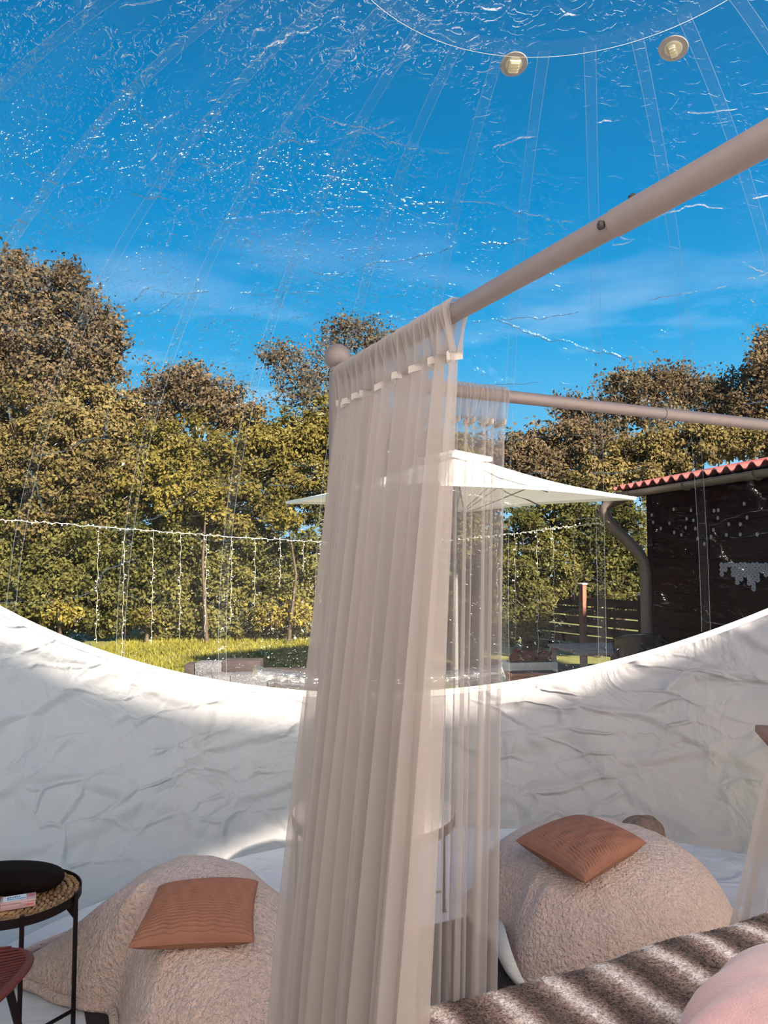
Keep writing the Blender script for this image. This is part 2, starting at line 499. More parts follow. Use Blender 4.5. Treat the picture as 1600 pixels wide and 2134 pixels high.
M['wire_white'] = pmat('white_light_wire', (0.70, 0.68, 0.60), 0.5)
M['flower_white'] = pmat('pale_lamp_flowers', (0.40, 0.36, 0.34), 0.6, transl=0.3)
M['lace_grey'] = pmat('grey_lace', (0.26, 0.24, 0.25), 0.8)
M['stone'] = pmat('grey_stone_block', (0.15, 0.14, 0.155), 0.9, var=0.35, vscale=40, bump=0.8, bscale=60, bdist=0.02)
M['dark_timber'] = pmat('dark_timber', (0.045, 0.028, 0.028), 0.8, var=0.4, vscale=8, stretch=(1, 1, 6))
M['terracotta'] = pmat('terracotta', (0.48, 0.20, 0.125), 0.8, var=0.2, vscale=8)
M['pot_white'] = pmat('white_pot', (0.66, 0.60, 0.54), 0.6)
M['leaf_red'] = leaf_mat('dark_red_leaves', [(0.0820, 0.0098, 0.0148), (0.1804, 0.0246, 0.0328), (0.2624, 0.0574, 0.0656)])
M['leaf_dark'] = leaf_mat('dark_needles', [(0.0148, 0.0180, 0.0098), (0.0410, 0.0451, 0.0230), (0.0738, 0.0738, 0.0410)])
M['pallet_wood'] = pmat('weathered_boards', (0.56, 0.38, 0.29), 0.8, col2=(0.36, 0.23, 0.17), vscale=6, stretch=(1, 8, 8))
M['dark_gloss'] = pmat('dark_glossy_shell', (0.022, 0.018, 0.022), 0.12)
M['clear_roll'] = film_mat('rolled_clear_film', 0.10, 0.14, 0.02)
M['glass'] = film_mat('lantern_glass', 0.05, 0.10, 0.0)
M['white_metal'] = pmat('white_metal', (0.75, 0.70, 0.66), 0.5)
M['candle'] = pmat('pink_candle', (0.62, 0.36, 0.31), 0.6, transl=0.2)
M['valve_clear'] = film_mat('valve_clear', 0.10, 0.10, 0.0)
M['valve_cream'] = pmat('valve_cream', (0.78, 0.72, 0.55), 0.5, transl=0.4)

# ================================================================== DOME
S_ = 1.05
DC = Vector((0.65 * S_, 2.36 * S_, EYE - 0.45 * S_))
DR = 2.8 * S_
K = (0.130, -0.632, EYE + (2.673 - EYE) * S_)         # the plane that parts white fabric from clear film
NG = 28                                                  # gores
OFF = R_(16.0)
RF = math.sqrt(DR ** 2 - DC.z ** 2)

def sph(az, th, r=DR):                                   # th: angle from the zenith
    return DC + Vector((math.sin(az) * math.sin(th), math.cos(az) * math.sin(th), math.cos(th))) * r

def rim_th(az):
    lo, hi = 0.05, math.pi - 0.2
    for _ in range(40):
        md = (lo + hi) / 2
        p = sph(az, md)
        if p.z > K[0] * (p.x - DC.x) + K[1] * (p.y - DC.y) + K[2]: lo = md
        else: hi = md
    return (lo + hi) / 2

TH_CAP = math.asin(0.90 / DR)
TH_FLOOR = math.pi - math.acos(DC.z / DR)
DA = 2 * math.pi / NG

# clear crown: the cap disc with the film panels and weld strips as its pieces
mb = MB()
mb.grid(lambda u, v: sph(2 * math.pi * u, max(1e-4, TH_CAP * v)), 56, 8, closed_u=True, flip=True)
ceiling = mb.build('ceiling', M['film'])
tag(ceiling, 'clear crumpled plastic film dome overhead with welded gores', 'ceiling', kind='structure')
for g in range(NG):
    a0 = OFF + g * DA
    mb = MB()
    mb.grid(lambda u, v: sph(a0 + DA * u, TH_CAP + (rim_th(a0 + DA * u) - TH_CAP) * v, DR - 0.012 * math.sin(math.pi * u) * math.sin(math.pi * min(1, v * 1.5)) ** 2),
            8, 26, flip=True)
    mb.build('film_panel', M['film'], ceiling)
    mb = MB()
    hw = 0.026
    def strip(a, b, rr):
        return lambda u, v: sph(a0 + (a + (b - a) * u) / (DR * math.sin(TH_CAP + (rim_th(a0) - TH_CAP) * v)), TH_CAP + (rim_th(a0) - TH_CAP) * v, rr)
    mb.grid(strip(-hw, hw, DR - 0.010), 2, 30, flip=True)
    mb.cur = 1
    mb.grid(strip(-hw - 0.0016, -hw + 0.0012, DR - 0.012), 1, 30, flip=True)
    mb.grid(strip(hw - 0.0012, hw + 0.0016, DR - 0.012), 1, 30, flip=True)
    mb.build('weld_seam', [M['film_strip'], M['weld_edge']], ceiling)
mb = MB()
mb.grid(lambda u, v: sph(2 * math.pi * u, TH_CAP - 0.004 + 0.026 * (v - 0.5), DR - 0.011), 84, 2, closed_u=True, flip=True)
mb.cur = 1
mb.grid(lambda u, v: sph(2 * math.pi * u, TH_CAP + 0.010 + 0.0010 * v, DR - 0.013), 84, 1, closed_u=True, flip=True)
mb.build('ring_seam', [M['film_strip'], M['white_hem']], ceiling)

# white fabric round the foot, higher behind the viewer
mb = MB()
mb.grid(lambda u, v: sph(2 * math.pi * u, rim_th(2 * math.pi * u) + 0.014 * v, DR - 0.004), 168, 2, closed_u=True, flip=True)
wall = mb.build('wall_round', M['white_hem'])
tag(wall, 'creased white fabric lower wall of the dome, brightly lit along its upper rim', 'wall', kind='structure')
def inside(P, x, y):
    c = False
    for i in range(len(P)):
        (x1, y1), (x2, y2) = P[i], P[i - 1]
        if (y1 > y) != (y2 > y) and x < (x2 - x1) * (y - y1) / (y2 - y1) + x1: c = not c
    return c
# unseen clear window, added and shaped to let a sun patch onto the floor
def lit_spot(x, y):
    p = onz(x, y, 0)
    if (p - Vector((DC.x, DC.y, 0))).length > RF:
        d = ray(x, y).normalized(); o = Vector((0, 0, EYE)) - DC
        b = o.dot(d); c = o.dot(o) - DR * DR
        p = Vector((0, 0, EYE)) + d * (-b + math.sqrt(b * b - c))
    q = p - SUN_DIR * (p.z / SUN_DIR.z)
    return (q.x, q.y)
SUN_PATCH = [lit_spot(*q) for q in ((425, 1818), (520, 1775), (600, 1742), (670, 1718), (690, 1850), (640, 1890), (520, 1860))]
def in_added_window(p):
    if p.y > DC.y: return False
    q = p - SUN_DIR * (p.z / SUN_DIR.z)
    return inside(SUN_PATCH, q.x, q.y)
added_win = MB()
for g in range(NG):
    a0 = OFF + g * DA
    mb = MB()
    def wf(u, v):
        a = a0 + DA * u
        t0 = rim_th(a)
        th = t0 + (TH_FLOOR - t0) * v
        puff = 0.020 * math.sin(math.pi * u) * math.sin(math.pi * v)
        w = 0.006 * math.sin(9 * v + 5 * math.sin(3 * u + g)) * math.sin(math.pi * u)
        return sph(a, th, DR + (puff + w) * math.sin(math.pi * v))
    back = math.cos(a0 + DA / 2) < 0.3
    nu_, nv_ = (14, 70) if back else (12, 20)
    vs = [wf(i / nu_, j / nv_) for j in range(nv_ + 1) for i in range(nu_ + 1)]
    fs, fw = [], []
    for j in range(nv_):
        for i in range(nu_):
            q = (j * (nu_ + 1) + i, j * (nu_ + 1) + i + 1, (j + 1) * (nu_ + 1) + i + 1, (j + 1) * (nu_ + 1) + i)[::-1]
            (fw if back and in_added_window((vs[q[0]] + vs[q[2]]) / 2) else fs).append(q)
    mb.add(vs, fs)
    mb.build('fabric_panel', M['white_shell'], wall)
    if fw: added_win.add(vs, fw)
if added_win.f:
    o = added_win.build('added_window', M['film'])
    tag(o, 'unseen clear film window added behind the viewer to let a sun patch in', 'window', kind='structure')

mb = MB()
mb.grid(lambda u, v: DC * 0 + Vector((DC.x + RF * v * math.cos(2 * math.pi * u), DC.y + RF * v * math.sin(2 * math.pi * u), 0)), 96, 16, closed_u=True)
floor = mb.build('floor', M['floor_white'])
tag(floor, 'white sheet floor inside the dome', 'floor', kind='structure')

# ================================================================== GROUND OUTSIDE
GZ = -0.10
def flat(name, pts, z, thick, mat, label, cat):
    mb = MB()
    n = len(pts)
    vs = [Vector((p[0], p[1], z)) for p in pts] + [Vector((p[0], p[1], z - thick)) for p in pts]
    fs = [tuple(range(n)), tuple(range(2 * n - 1, n - 1, -1))] + [(i, n + i, n + (i + 1) % n, (i + 1) % n) for i in range(n)]
    mb.add(vs, fs)
    o = mb.build(name, mat, smooth=False)
    return tag(o, label, cat, kind='structure')
def ss(a, b, x):
    t = max(0.0, min(1.0, (x - a) / (b - a))); return t * t * (3 - 2 * t)
def gz(x, y):                                            # the lawn climbs a little towards the hedge
    return GZ + 0.30 * ss(6.5, 15.5, y) * ss(1.6, 0.0, x)
mb = MB()
mb.grid(lambda u, v: Vector((-45 + 90 * u, -30 + 100 * v, gz(-45 + 90 * u, -30 + 100 * v))), 180, 200)
o = mb.build('ground', M['lawn'])
tag(o, 'green lawn running back to the hedge', 'lawn', kind='structure')
flat('patio', [(0.2, 5.6), (12, 5.2), (12, 13.5), (1.0, 13.5), (-0.2, 9.0)], GZ + 0.03, 0.05, M['patio'], 'brown gravel patio beside the dark shed', 'patio')

# ================================================================== CANOPY BED
BZ = R_(25.8)
A = onz(703, 787, 2.21); A.z = 0
ux, uy = Vector((math.cos(BZ), math.sin(BZ), 0)), Vector((-math.sin(BZ), math.cos(BZ), 0))
BW, BL = 1.80, 2.02
def bed(x, y, z): return A + ux * x + uy * y + Vector((0, 0, z))     # y is negative towards the viewer
b_root = empty('canopy_bed', A, 'cream metal four poster canopy bed hung with sheer curtains', 'bed', rz=BZ)
corners = {'a': (0, 0), 'b': (0, -BL), 'c': (BW, 0), 'd': (BW, -BL)}
RAIL_Z = 2.21
for k, (x, y) in corners.items():
    mb = MB()
    mb.tube([bed(x, y, 0.0), bed(x, y, 1.0), bed(x, y, RAIL_Z + 0.012)], 0.021, 20)
    post = mb.build('post', M['cream_metal'], b_root)
    mb = MB()
    prof = [(0.012, 0.0), (0.020, 0.006), (0.020, 0.012)]
    for i in range(1, 17):
        t = math.pi * (0.13 + 0.87 * i / 16)
        prof.append((0.0335 * math.sin(t), 0.045 - 0.0335 * math.cos(t)))
    mb.lathe(prof, bed(x, y, RAIL_Z + 0.008), 28)
    mb.build('finial', M['cream_metal'], post)
def rail(p, q, joint, screws):
    d = (q - p).normalized()
    mb = MB()
    j = p + (q - p) * joint
    mb.tube([p, j - d * 0.0008], 0.0178, 22)
    mb.tube([j + d * 0.0008, q], 0.0192, 22)
    r = mb.build('rail', M['cream_metal'], b_root)
    for s in screws:
        mb = MB()
        c = p + (q - p) * s[0]
        mb.lathe([(0.004, -0.004), (0.0055, 0.002), (0.0065, 0.007), (0.003, 0.010)], c + Vector(s[1]) * 0.016, 14, Vector(s[1]).to_track_quat('Z', 'Y').to_matrix())
        mb.build('screw', M['dark_screw'], r)
    return r
zr = RAIL_Z
up = Vector((0, 0, 1))
rail(bed(0, -0.015, zr), bed(0, -BL + 0.015, zr), 0.495, [(0.512, tuple(up)), (0.492, tuple(-ux * 0.92 - up * 0.2))])
rail(bed(0.015, 0, zr), bed(BW - 0.015, 0, zr), 0.62, [(0.585, tuple(-up))])
rail(bed(BW, -0.015, zr), bed(BW, -BL + 0.015, zr), 0.5, [])
rail(bed(0.015, -BL, zr), bed(BW - 0.015, -BL, zr), 0.5, [])
for (x0, y0, x1, y1) in ((0, 0, BW, 0), (0, -BL, BW, -BL), (0, 0, 0, -BL), (BW, 0, BW, -BL)):
    mb = MB(); mb.tube([bed(x0, y0, 0.28), bed(x1, y1, 0.28)], 0.022, 14)
    mb.build('side_rail', M['cream_metal'], b_root)
mb = MB()
mb.box(bed(BW / 2, -BL / 2, 0.42), (BW - 0.10, BL - 0.10, 0.27), Matrix.Rotation(BZ, 3, 'Z'), bevel=0.05)
mb.build('mattress', M['fleece_lining'], b_root)

# striped bedspread over the mattress
TOP_Z = 0.592
def spread(u, v):
    x = -0.09 + (BW + 0.18) * u
    y = 0.10 - (BL + 0.02) * v
    def drop(t, r=0.10):                 # rounded edge: t metres beyond the edge
        if t <= 0: return 0.0
        return r - math.sqrt(max(0, r * r - min(t, r) ** 2)) + max(0, t - r) * 6
    z = TOP_Z
    z += 0.010 * math.sin(3.1 * x + 1.3) * math.cos(2.3 * y + 0.6) + 0.006 * math.sin(7.0 * x + 4.0 * y) + 0.004 * math.sin(13 * x - 6 * y)
    z -= drop(y + 0.02) + drop(-x - 0.0) + drop(x - BW)
    return bed(x, y, z)
def spread_full(u, v):
    # v 0..0.14 climbs the hanging foot flap, then runs over the top
    if v < 0.14:
        t = 1 - v / 0.14
        p = spread(u, 0.0)
        top = p.z
        return Vector((p.x, p.y, top - (top - 0.22) * t)) + uy * (0.012 + 0.014 * math.sin(24 * u + 3 * t) * t)
    p = spread(u, (v - 0.14) / 0.86)
    return p
mb = MB(); mb.grid(spread_full, 120, 150, flip=True)
# stripe material in the spread's own axes
m, nt, out = new_mat('striped_faux_fur')
L = nt.links
tc = N(nt, 'TexCoord'); sp = N(nt, 'SeparateXYZ'); L.new(tc.outputs['Object'], sp.inputs[0])
wn_ = N(nt, 'TexNoise', Scale=9.0, Detail=4.0); L.new(tc.outputs['Object'], wn_.inputs['Vector'])
wa = N(nt, 'Math', operation='MULTIPLY_ADD'); wa.inputs[1].default_value = 0.045; L.new(wn_.outputs['Fac'], wa.inputs[0]); L.new(sp.outputs['X'], wa.inputs[2])
ph = N(nt, 'Math', operation='MULTIPLY_ADD'); ph.inputs[1].default_value = 1 / 0.188; ph.inputs[2].default_value = 0.09; L.new(wa.outputs[0], ph.inputs[0])
fr = N(nt, 'Math', operation='FRACT'); L.new(ph.outputs[0], fr.inputs[0])
rp = N(nt, 'ValToRGB')
el = rp.color_ramp.elements
el[0].position, el[0].color = 0.0, (0.085, 0.048, 0.036, 1)
el[1].position, el[1].color = 1.0, (0.085, 0.048, 0.036, 1)
for pos, c in ((0.22, (0.17, 0.10, 0.078)), (0.44, (0.46, 0.32, 0.26)), (0.60, (0.97, 0.86, 0.80)), (0.70, (0.90, 0.77, 0.70)), (0.85, (0.32, 0.20, 0.16))):
    q = el.new(pos); q.color = (*c, 1)
L.new(fr.outputs[0], rp.inputs[0])
n3 = N(nt, 'TexNoise', Scale=120.0, Detail=3.0); L.new(tc.outputs['Object'], n3.inputs['Vector'])
hv = N(nt, 'MapRange'); hv.inputs['From Min'].default_value = 0.3; hv.inputs['From Max'].default_value = 0.7; hv.inputs['To Min'].default_value = 0.85; hv.inputs['To Max'].default_value = 1.2
L.new(n3.outputs['Fac'], hv.inputs['Value'])
hm = N(nt, 'VectorMath', operation='SCALE'); L.new(rp.outputs[0], hm.inputs[0]); L.new(hv.outputs[0], hm.inputs['Scale'])
bs = N(nt, 'BsdfPrincipled', Roughness=0.9); bs.inputs['Sheen Weight'].default_value = 0.15
L.new(hm.outputs[0], bs.inputs['Base Color'])
bp = N(nt, 'Bump', Strength=0.9, Distance=0.012); L.new(n3.outputs['Fac'], bp.inputs['Height']); L.new(bp.outputs[0], bs.inputs['Normal'])
L.new(bs.outputs[0], out.inputs[0])
M['stripe_fur'] = m
spread_o = mb.build('bedspread', M['stripe_fur'], origin=A, rz=BZ)
tag(spread_o, 'brown and cream striped faux fur bedspread on the canopy bed', 'bedspread')
# pile of the fur
nf = 70000
uu = rng.random(nf); vv = 0.10 + 0.55 * rng.random(nf) ** 1.5
V = np.zeros((nf, 3, 3))
for i in range(nf):
    p = spread_full(uu[i], vv[i])
    ang = rng.normal(0, 0.6)
    lean = (-uy * math.cos(ang) + ux * math.sin(ang)) * 0.013
    s = Vector((-lean.y, lean.x, 0)).normalized() * 0.0020
    tip = p + lean * (0.6 + 0.8 * rng.random()) + up * (0.003 + 0.006 * rng.random())
    V[i, 0] = p - s; V[i, 1] = p + s; V[i, 2] = tip
fur = quads_mesh('fur_pile', V, M['stripe_fur'], spread_o, n=3)
fur['kind'] = 'stuff'

# pink cushion on the bed, near the viewer
def blob(cx, cy, cz, rx, ry, rz_, rot, lump, seed, nu=64, nv=32):
    Rz = Matrix.Rotation(rot, 3, 'Z')
    def fn(u, v):
        a, t = 2 * math.pi * u, math.pi * (0.5 - v)
        ca, sa = math.cos(a), math.sin(a)
        ex = 0.75
        x = math.copysign(abs(ca) ** ex, ca) * max(0.0, math.cos(t)) ** 0.8
        y = math.copysign(abs(sa) ** ex, sa) * max(0.0, math.cos(t)) ** 0.8
        z = math.sin(t)
        w = 1 + lump * (math.sin(5 * a + seed) * math.cos(t) + 0.6 * math.sin(9 * a + 4 * t + 2 * seed))
        return Vector((cx, cy, cz)) + Rz @ Vector((x * rx * w, y * ry * w, z * rz_ * (1 + 0.5 * lump * math.sin(3 * a + seed))))
    return fn

mb = MB(); mb.grid(blob(0.955, 1.69, 0.715, 0.40, 0.27, 0.140, R_(40), 0.075, 0.7), 72, 36, closed_u=True)
o = mb.build('pink_cushion', M['pink'], origin=(0.945, 1.69, 0.70))
tag(o, 'soft pink plush cushion lying on the striped bedspread', 'cushion')

# ================================================================== SHEER CURTAINS
def curtain(label, p0, p1, q0, q1, folds, amp_top, amp_bot, seed, group=None, nu=420, nv=60, rr=0.022, mat='sheer', flare=1.0):
    """hung from p0..p1 on a rail down to q0..q1; q points are on the floor"""
    rs = np.random.default_rng(seed)
    ph = rs.random(8) * 6.28
    d = (p1 - p0).normalized()
    nrm = Vector((-d.y, d.x, 0))
    tape_v = 0.072
    def warp(u):                                   # uneven gathering
        return u + 0.020 * math.sin(9 * u + ph[0]) * u * (1 - u) * 4 + 0.012 * math.sin(23 * u + ph[1]) * u * (1 - u) * 4
    def fold(u, k):                                # k: 0 top .. 1 bottom
        a = amp_top + (amp_bot - amp_top) * min(1.0, k * 1.6) ** 0.7
        f = math.sin(2 * math.pi * folds * u + ph[2] + 1.4 * math.sin(5 * u + ph[3]))
        g = 0.55 * math.sin(2 * math.pi * folds * 0.43 * u + ph[4] + 0.8 * k)
        h = 0.30 * math.sin(2 * math.pi * folds * 2.3 * u + ph[5] - 0.6 * k)
        return a * (f + g + h), a * 0.55 * math.cos(2 * math.pi * folds * u + ph[6]) * min(1, k * 2)
    L_ = p0.z - q0.z
    def body(u, v):
        k = v
        uw = warp(u)
        top = p0.lerp(p1, uw); bot = q0.lerp(q1, uw)
        p = top.lerp(bot, v ** flare); p.z = top.z + (bot.z - top.z) * v
        off, along = fold(u, k)
        return p + nrm * off + d * along + Vector((0, 0, 0))
    root = empty('curtain', (p0 + p1) / 2 * 1.0, label, 'curtain', group)
    mb = MB()
    mb.grid(lambda u, v: body(u, 0.03 + 0.97 * v), nu, nv)
    mb.build('panel', M[mat], root)
    # rod pocket: front and back sheets over the rail, then a ruffle tape
    def pocket(u, v):
        t = (v - 0.5) * 2                          # -1 front hem .. +1 back hem
        uw = warp(u)
        p = p0.lerp(p1, uw)
        ruff = 0.004 * math.sin(2 * math.pi * folds * 2.1 * u + ph[1]) + 0.003 * math.sin(2 * math.pi * folds * 3.7 * u + ph[3])
        s = math.copysign(1, t)
        if abs(t) < 0.35:
            an = t / 0.35 * math.pi / 2
            return p + nrm * (math.sin(an) * (rr + ruff)) + up * (math.cos(an) * (rr + 0.002 + 0.6 * abs(ruff)))
        w = (abs(t) - 0.35) / 0.65
        offb, al = fold(u, 0.03)
        return p + nrm * (s * (rr + ruff) * (1 - w * 0.75) + offb * w) + d * al * w - up * (L_ * 0.035 * w)
    mb = MB(); mb.grid(pocket, nu, 22)
    mb.build('rod_pocket', M[mat], root)
    def tape(u, v):
        base = body(u, 0.034)
        f = 0.010 * math.sin(2 * math.pi * folds * 1.5 * u + ph[5])
        return base + nrm * (0.006 * math.copysign(1, f) + f * 0.8) - up * (0.014 * v + 0.004 * math.sin(2 * math.pi * folds * 1.5 * u + ph[0]))
    for (a, b) in ((0.02, 0.16), (0.20, 0.36), (0.42, 0.50), (0.56, 0.66), (0.70, 0.78), (0.83, 0.90), (0.93, 0.995)):
        mb = MB()
        mb.grid(lambda u, v: tape(a + (b - a) * u, v), 24, 2)
        mb.build('header_tape', M['sheer_tape'], root)
    return root

def on_rail1(t, z=RAIL_Z): return bed(0, -t, z)
def on_rail2(t, z=RAIL_Z): return bed(t, 0, z)
q0 = onz(545, 2620, 0.03) if False else Vector((-0.34, 1.97, 0.03))
curtain('dense cream sheer curtain bunched against the ball-topped bedpost', on_rail1(0.025), on_rail1(0.590),
        Vector((-0.290, 1.95, 0.03)), Vector((-0.015, 1.48, 0.03)), 17, 0.009, 0.034, 3, 'sheer bed curtains')
curtain('see-through cream sheer curtain on the farther rail, in front of the parasol', on_rail2(0.03), on_rail2(0.515),
        on_rail2(0.0, 0.03) + uy * 0.02, on_rail2(0.475, 0.03) + uy * 0.05, 16, 0.009, 0.016, 8, 'sheer bed curtains', mat='sheer_thin')
curtain('cream sheer curtain at the corner post beside the wooden shelf', on_rail2(1.755), on_rail2(1.79),
        on_rail2(1.20, 0.03) + uy * 0.10, on_rail2(1.77, 0.03) + uy * 0.06, 5, 0.006, 0.018, 21, 'sheer bed curtains', flare=1.8)

# ================================================================== RUG
ra = onz(175, 2105, 0.0)
rug_pts = [ra + ux * x + uy * y for (x, y) in ((0.0, 0.0), (2.35, 0.0), (2.35, -1.0), (3.2, -1.0), (3.2, -3.2), (0.0, -3.2))]
mb = MB()
vs = [Vector((p.x, p.y, 0.012)) for p in rug_pts] + [Vector((p.x, p.y, 0.0)) for p in rug_pts]
mb.add(vs, [tuple(range(5, -1, -1)), tuple(range(6, 12))] + [(i, (i + 1) % 6, 6 + (i + 1) % 6, 6 + i) for i in range(6)])
o = mb.build('rug', M['rug'], origin=ra, smooth=False)
tag(o, 'dark brown rug spread under and around the canopy bed', 'rug')

# ================================================================== FLEECE COVERED LOUNGERS
def catmull(P, t):
    n = len(P); i = int(math.floor(t * n)) % n; w = t * n - math.floor(t * n)
    a, b, c, d = (Vector(P[(i + k - 1) % n]) for k in range(4))
    return 0.5 * ((2 * b) + (-a + c) * w + (2 * a - 5 * b + 4 * c - d) * w * w + (-a + 3 * b - 3 * c + d) * w ** 3)

def bag_surface(P, ctr, top, pw=3.2, qw=0.62, seed=0, fold=0.012, base=0.012):
    ph = np.random.default_rng(seed).random(8) * 6.28
    def fn(u, v):
        o = catmull(P, u)
        rho = v
        p = Vector((ctr[0], ctr[1])) .lerp(Vector((o.x, o.y)), rho)
        h = top(p.x, p.y) if callable(top) else top
        z = base + (h - base) * max(0.0, 1 - rho ** pw) ** qw
        a = 2 * math.pi * u
        wr = rho ** 2 * (1 - rho ** 6)
        fl = fold * (math.sin(7 * a + ph[0] + 1.5 * math.sin(3 * a)) + 0.8 * math.sin(13 * a + ph[1] + 2 * rho) + 0.6 * math.sin(21 * a + ph[2] - 4 * rho)) * wr
        fl += fold * 0.5 * math.sin(11 * p.x + ph[3]) * math.sin(9 * p.y + ph[4])
        return Vector((p.x, p.y, max(base, z + fl)))
    return fn

RIDGES = []
for line, hgt, wid in (([(300, 1920), (236, 1945), (197, 1985), (175, 2050), (166, 2100)], 0.035, 0.035),
                       ([(180, 1930), (120, 1960), (75, 2005), (60, 2045)], 0.022, 0.030),
                       ([(215, 1935), (150, 1975), (120, 2040)], 0.020, 0.028),
                       ([(172, 2090), (240, 2080), (310, 2112), (380, 2130)], 0.030, 0.035),
                       ([(260, 2060), (330, 2090), (430, 2110)], 0.018, 0.045),
                       ([(300, 2010), (380, 2060), (520, 2075)], 0.012, 0.05),
                       ([(80, 2062), (130, 2075), (160, 2092)], 0.022, 0.030)):
    RIDGES.append(([onz(x, y, 0.30 if y < 1990 else (0.18 if y < 2060 else 0.06)).to_2d() for x, y in line], hgt, wid))
def ridge_at(p, ridges):
    z = 0.0
    for L_, h, w in ridges:
        d = 9.0
        for a, b in zip(L_, L_[1:]):
            ab = b - a; t = max(0.0, min(1.0, (p - a).dot(ab) / ab.length_squared))
            d = min(d, (p - a - ab * t).length)
        z += h * math.exp(-(d / w) ** 2)
    return z

def lounger(label, P, ctr, top, seed, pw=3.2, qw=0.62, ridges=()):
    root = empty('floor_lounger', (ctr[0], ctr[1], 0), label, 'lounger', 'fleece covered floor loungers')
    fn0 = bag_surface(P, ctr, top, pw, qw, seed)
    def fn(u, v):
        p = fn0(u, v)
        if ridges: p.z += ridge_at(p.to_2d(), ridges) * (1 - v ** 12)
        return p
    mb = MB(); mb.grid(lambda u, v: fn(u, max(v, 0.001)), 220, 90, closed_u=True, flip=True)
    # rolled hem that lies on the floor
    mb.build('fleece_cover', M['fleece'], root)
    mb = MB()
    ph = np.random.default_rng(seed + 5).random(4) * 6.28
    hem = []
    for i in range(160):
        u = i / 160
        o = catmull(P, u); c = Vector((ctr[0], ctr[1]))
        dirv = (Vector((o.x, o.y)) - c).normalized()
        q = Vector((o.x, o.y)) + dirv * (0.004 + 0.008 * math.sin(40 * u + ph[0]))
        hem.append(Vector((q.x, q.y, 0.024 + 0.004 * math.sin(60 * u + ph[1]))))
    mb.tube(hem, 0.019, 8, closed=True)
    mb.build('hem', M['fleece'], root)
    return root

PL = [(-1.60, 3.35), (-1.34, 3.18), (-1.17, 3.09), (-1.03, 3.05), (-0.94, 2.84), (-0.80, 2.60), (-0.45, 2.47), (-0.12, 2.70), (-0.06, 3.10), (-0.22, 3.48), (-0.62, 3.80), (-1.10, 3.86), (-1.45, 3.66)]
def top_l(x, y):
    def soft(a, b, k=0.03): return -k * math.log(math.exp(-a / k) + math.exp(-b / k))
    h = soft(0.425 + 0.05 * max(-1, min(1, (y - 3.1) / 0.4)), 0.415 - 0.62 * (-1.07 - x))
    return max(0.04, soft(h, 0.40 - 0.55 * (x + 0.48)))
lounger('beige fleece covered floor lounger behind the black side table', PL, (-0.72, 3.15), top_l, 2, 3.2, 0.85, RIDGES)
PR = [(0.42, 3.98), (0.52, 3.55), (0.58, 3.22), (0.95, 3.05), (1.40, 3.25), (1.66, 3.70), (1.66, 4.12), (1.45, 4.40), (1.05, 4.50), (0.65, 4.36)]
RIDGES_R = [([onz(x, y, z).to_2d() for x, y, z in L_], h, w) for L_, h, w in (
    ([(1075, 1930, 0.2), (1098, 1885, 0.3), (1140, 1835, 0.38)], 0.018, 0.04),
    ([(1062, 1890, 0.25), (1085, 1840, 0.34), (1110, 1800, 0.40)], 0.014, 0.035),
    ([(1180, 1930, 0.30), (1230, 1900, 0.36), (1300, 1880, 0.38)], 0.010, 0.06))]
def top_r(x, y):
    return 0.40 + 0.02 * math.sin(2 * x)
rb = lounger('beige fleece covered floor lounger against the wall beyond the bedspread', PR, (1.0, 3.78), top_r, 9, 3.4, 0.7, RIDGES_R)
# turned-up pale lining at its near corner
mb = MB()
def lining(u, v):
    a = catmull(PR, 0.06 + 0.15 * u)
    c = Vector((1.0, 3.78))
    dd = (Vector((a.x, a.y)) - c).normalized()
    bulge = math.sin(math.pi * u)
    s = math.sin(math.pi * v)
    q = Vector((a.x, a.y)) + dd * (0.02 + 0.05 * s * bulge)
    return Vector((q.x, q.y, 0.015 + 0.20 * v * bulge * 0.8))
mb.grid(lining, 30, 10)
mb.build('lining', M['fleece_lining'], rb)

# brown fluffy cushion behind the farther lounger
bc = at(1338, 1735, 4.42)
mb = MB(); mb.grid(blob(bc.x, bc.y, bc.z - 0.02, 0.13, 0.10, 0.11, 0.5, 0.07, 1.9, 48, 24), 48, 24, closed_u=True)
mb.grid(blob(bc.x - 0.06, bc.y + 0.02, 0.12, 0.14, 0.12, 0.115, 0.9, 0.05, 0.4, 48, 24), 48, 24, closed_u=True)
o = mb.build('fluffy_cushion', M['brown_fur'], origin=(bc.x, bc.y, 0))
tag(o, 'brown fluffy cushion bunched behind the farther fleece lounger', 'cushion')

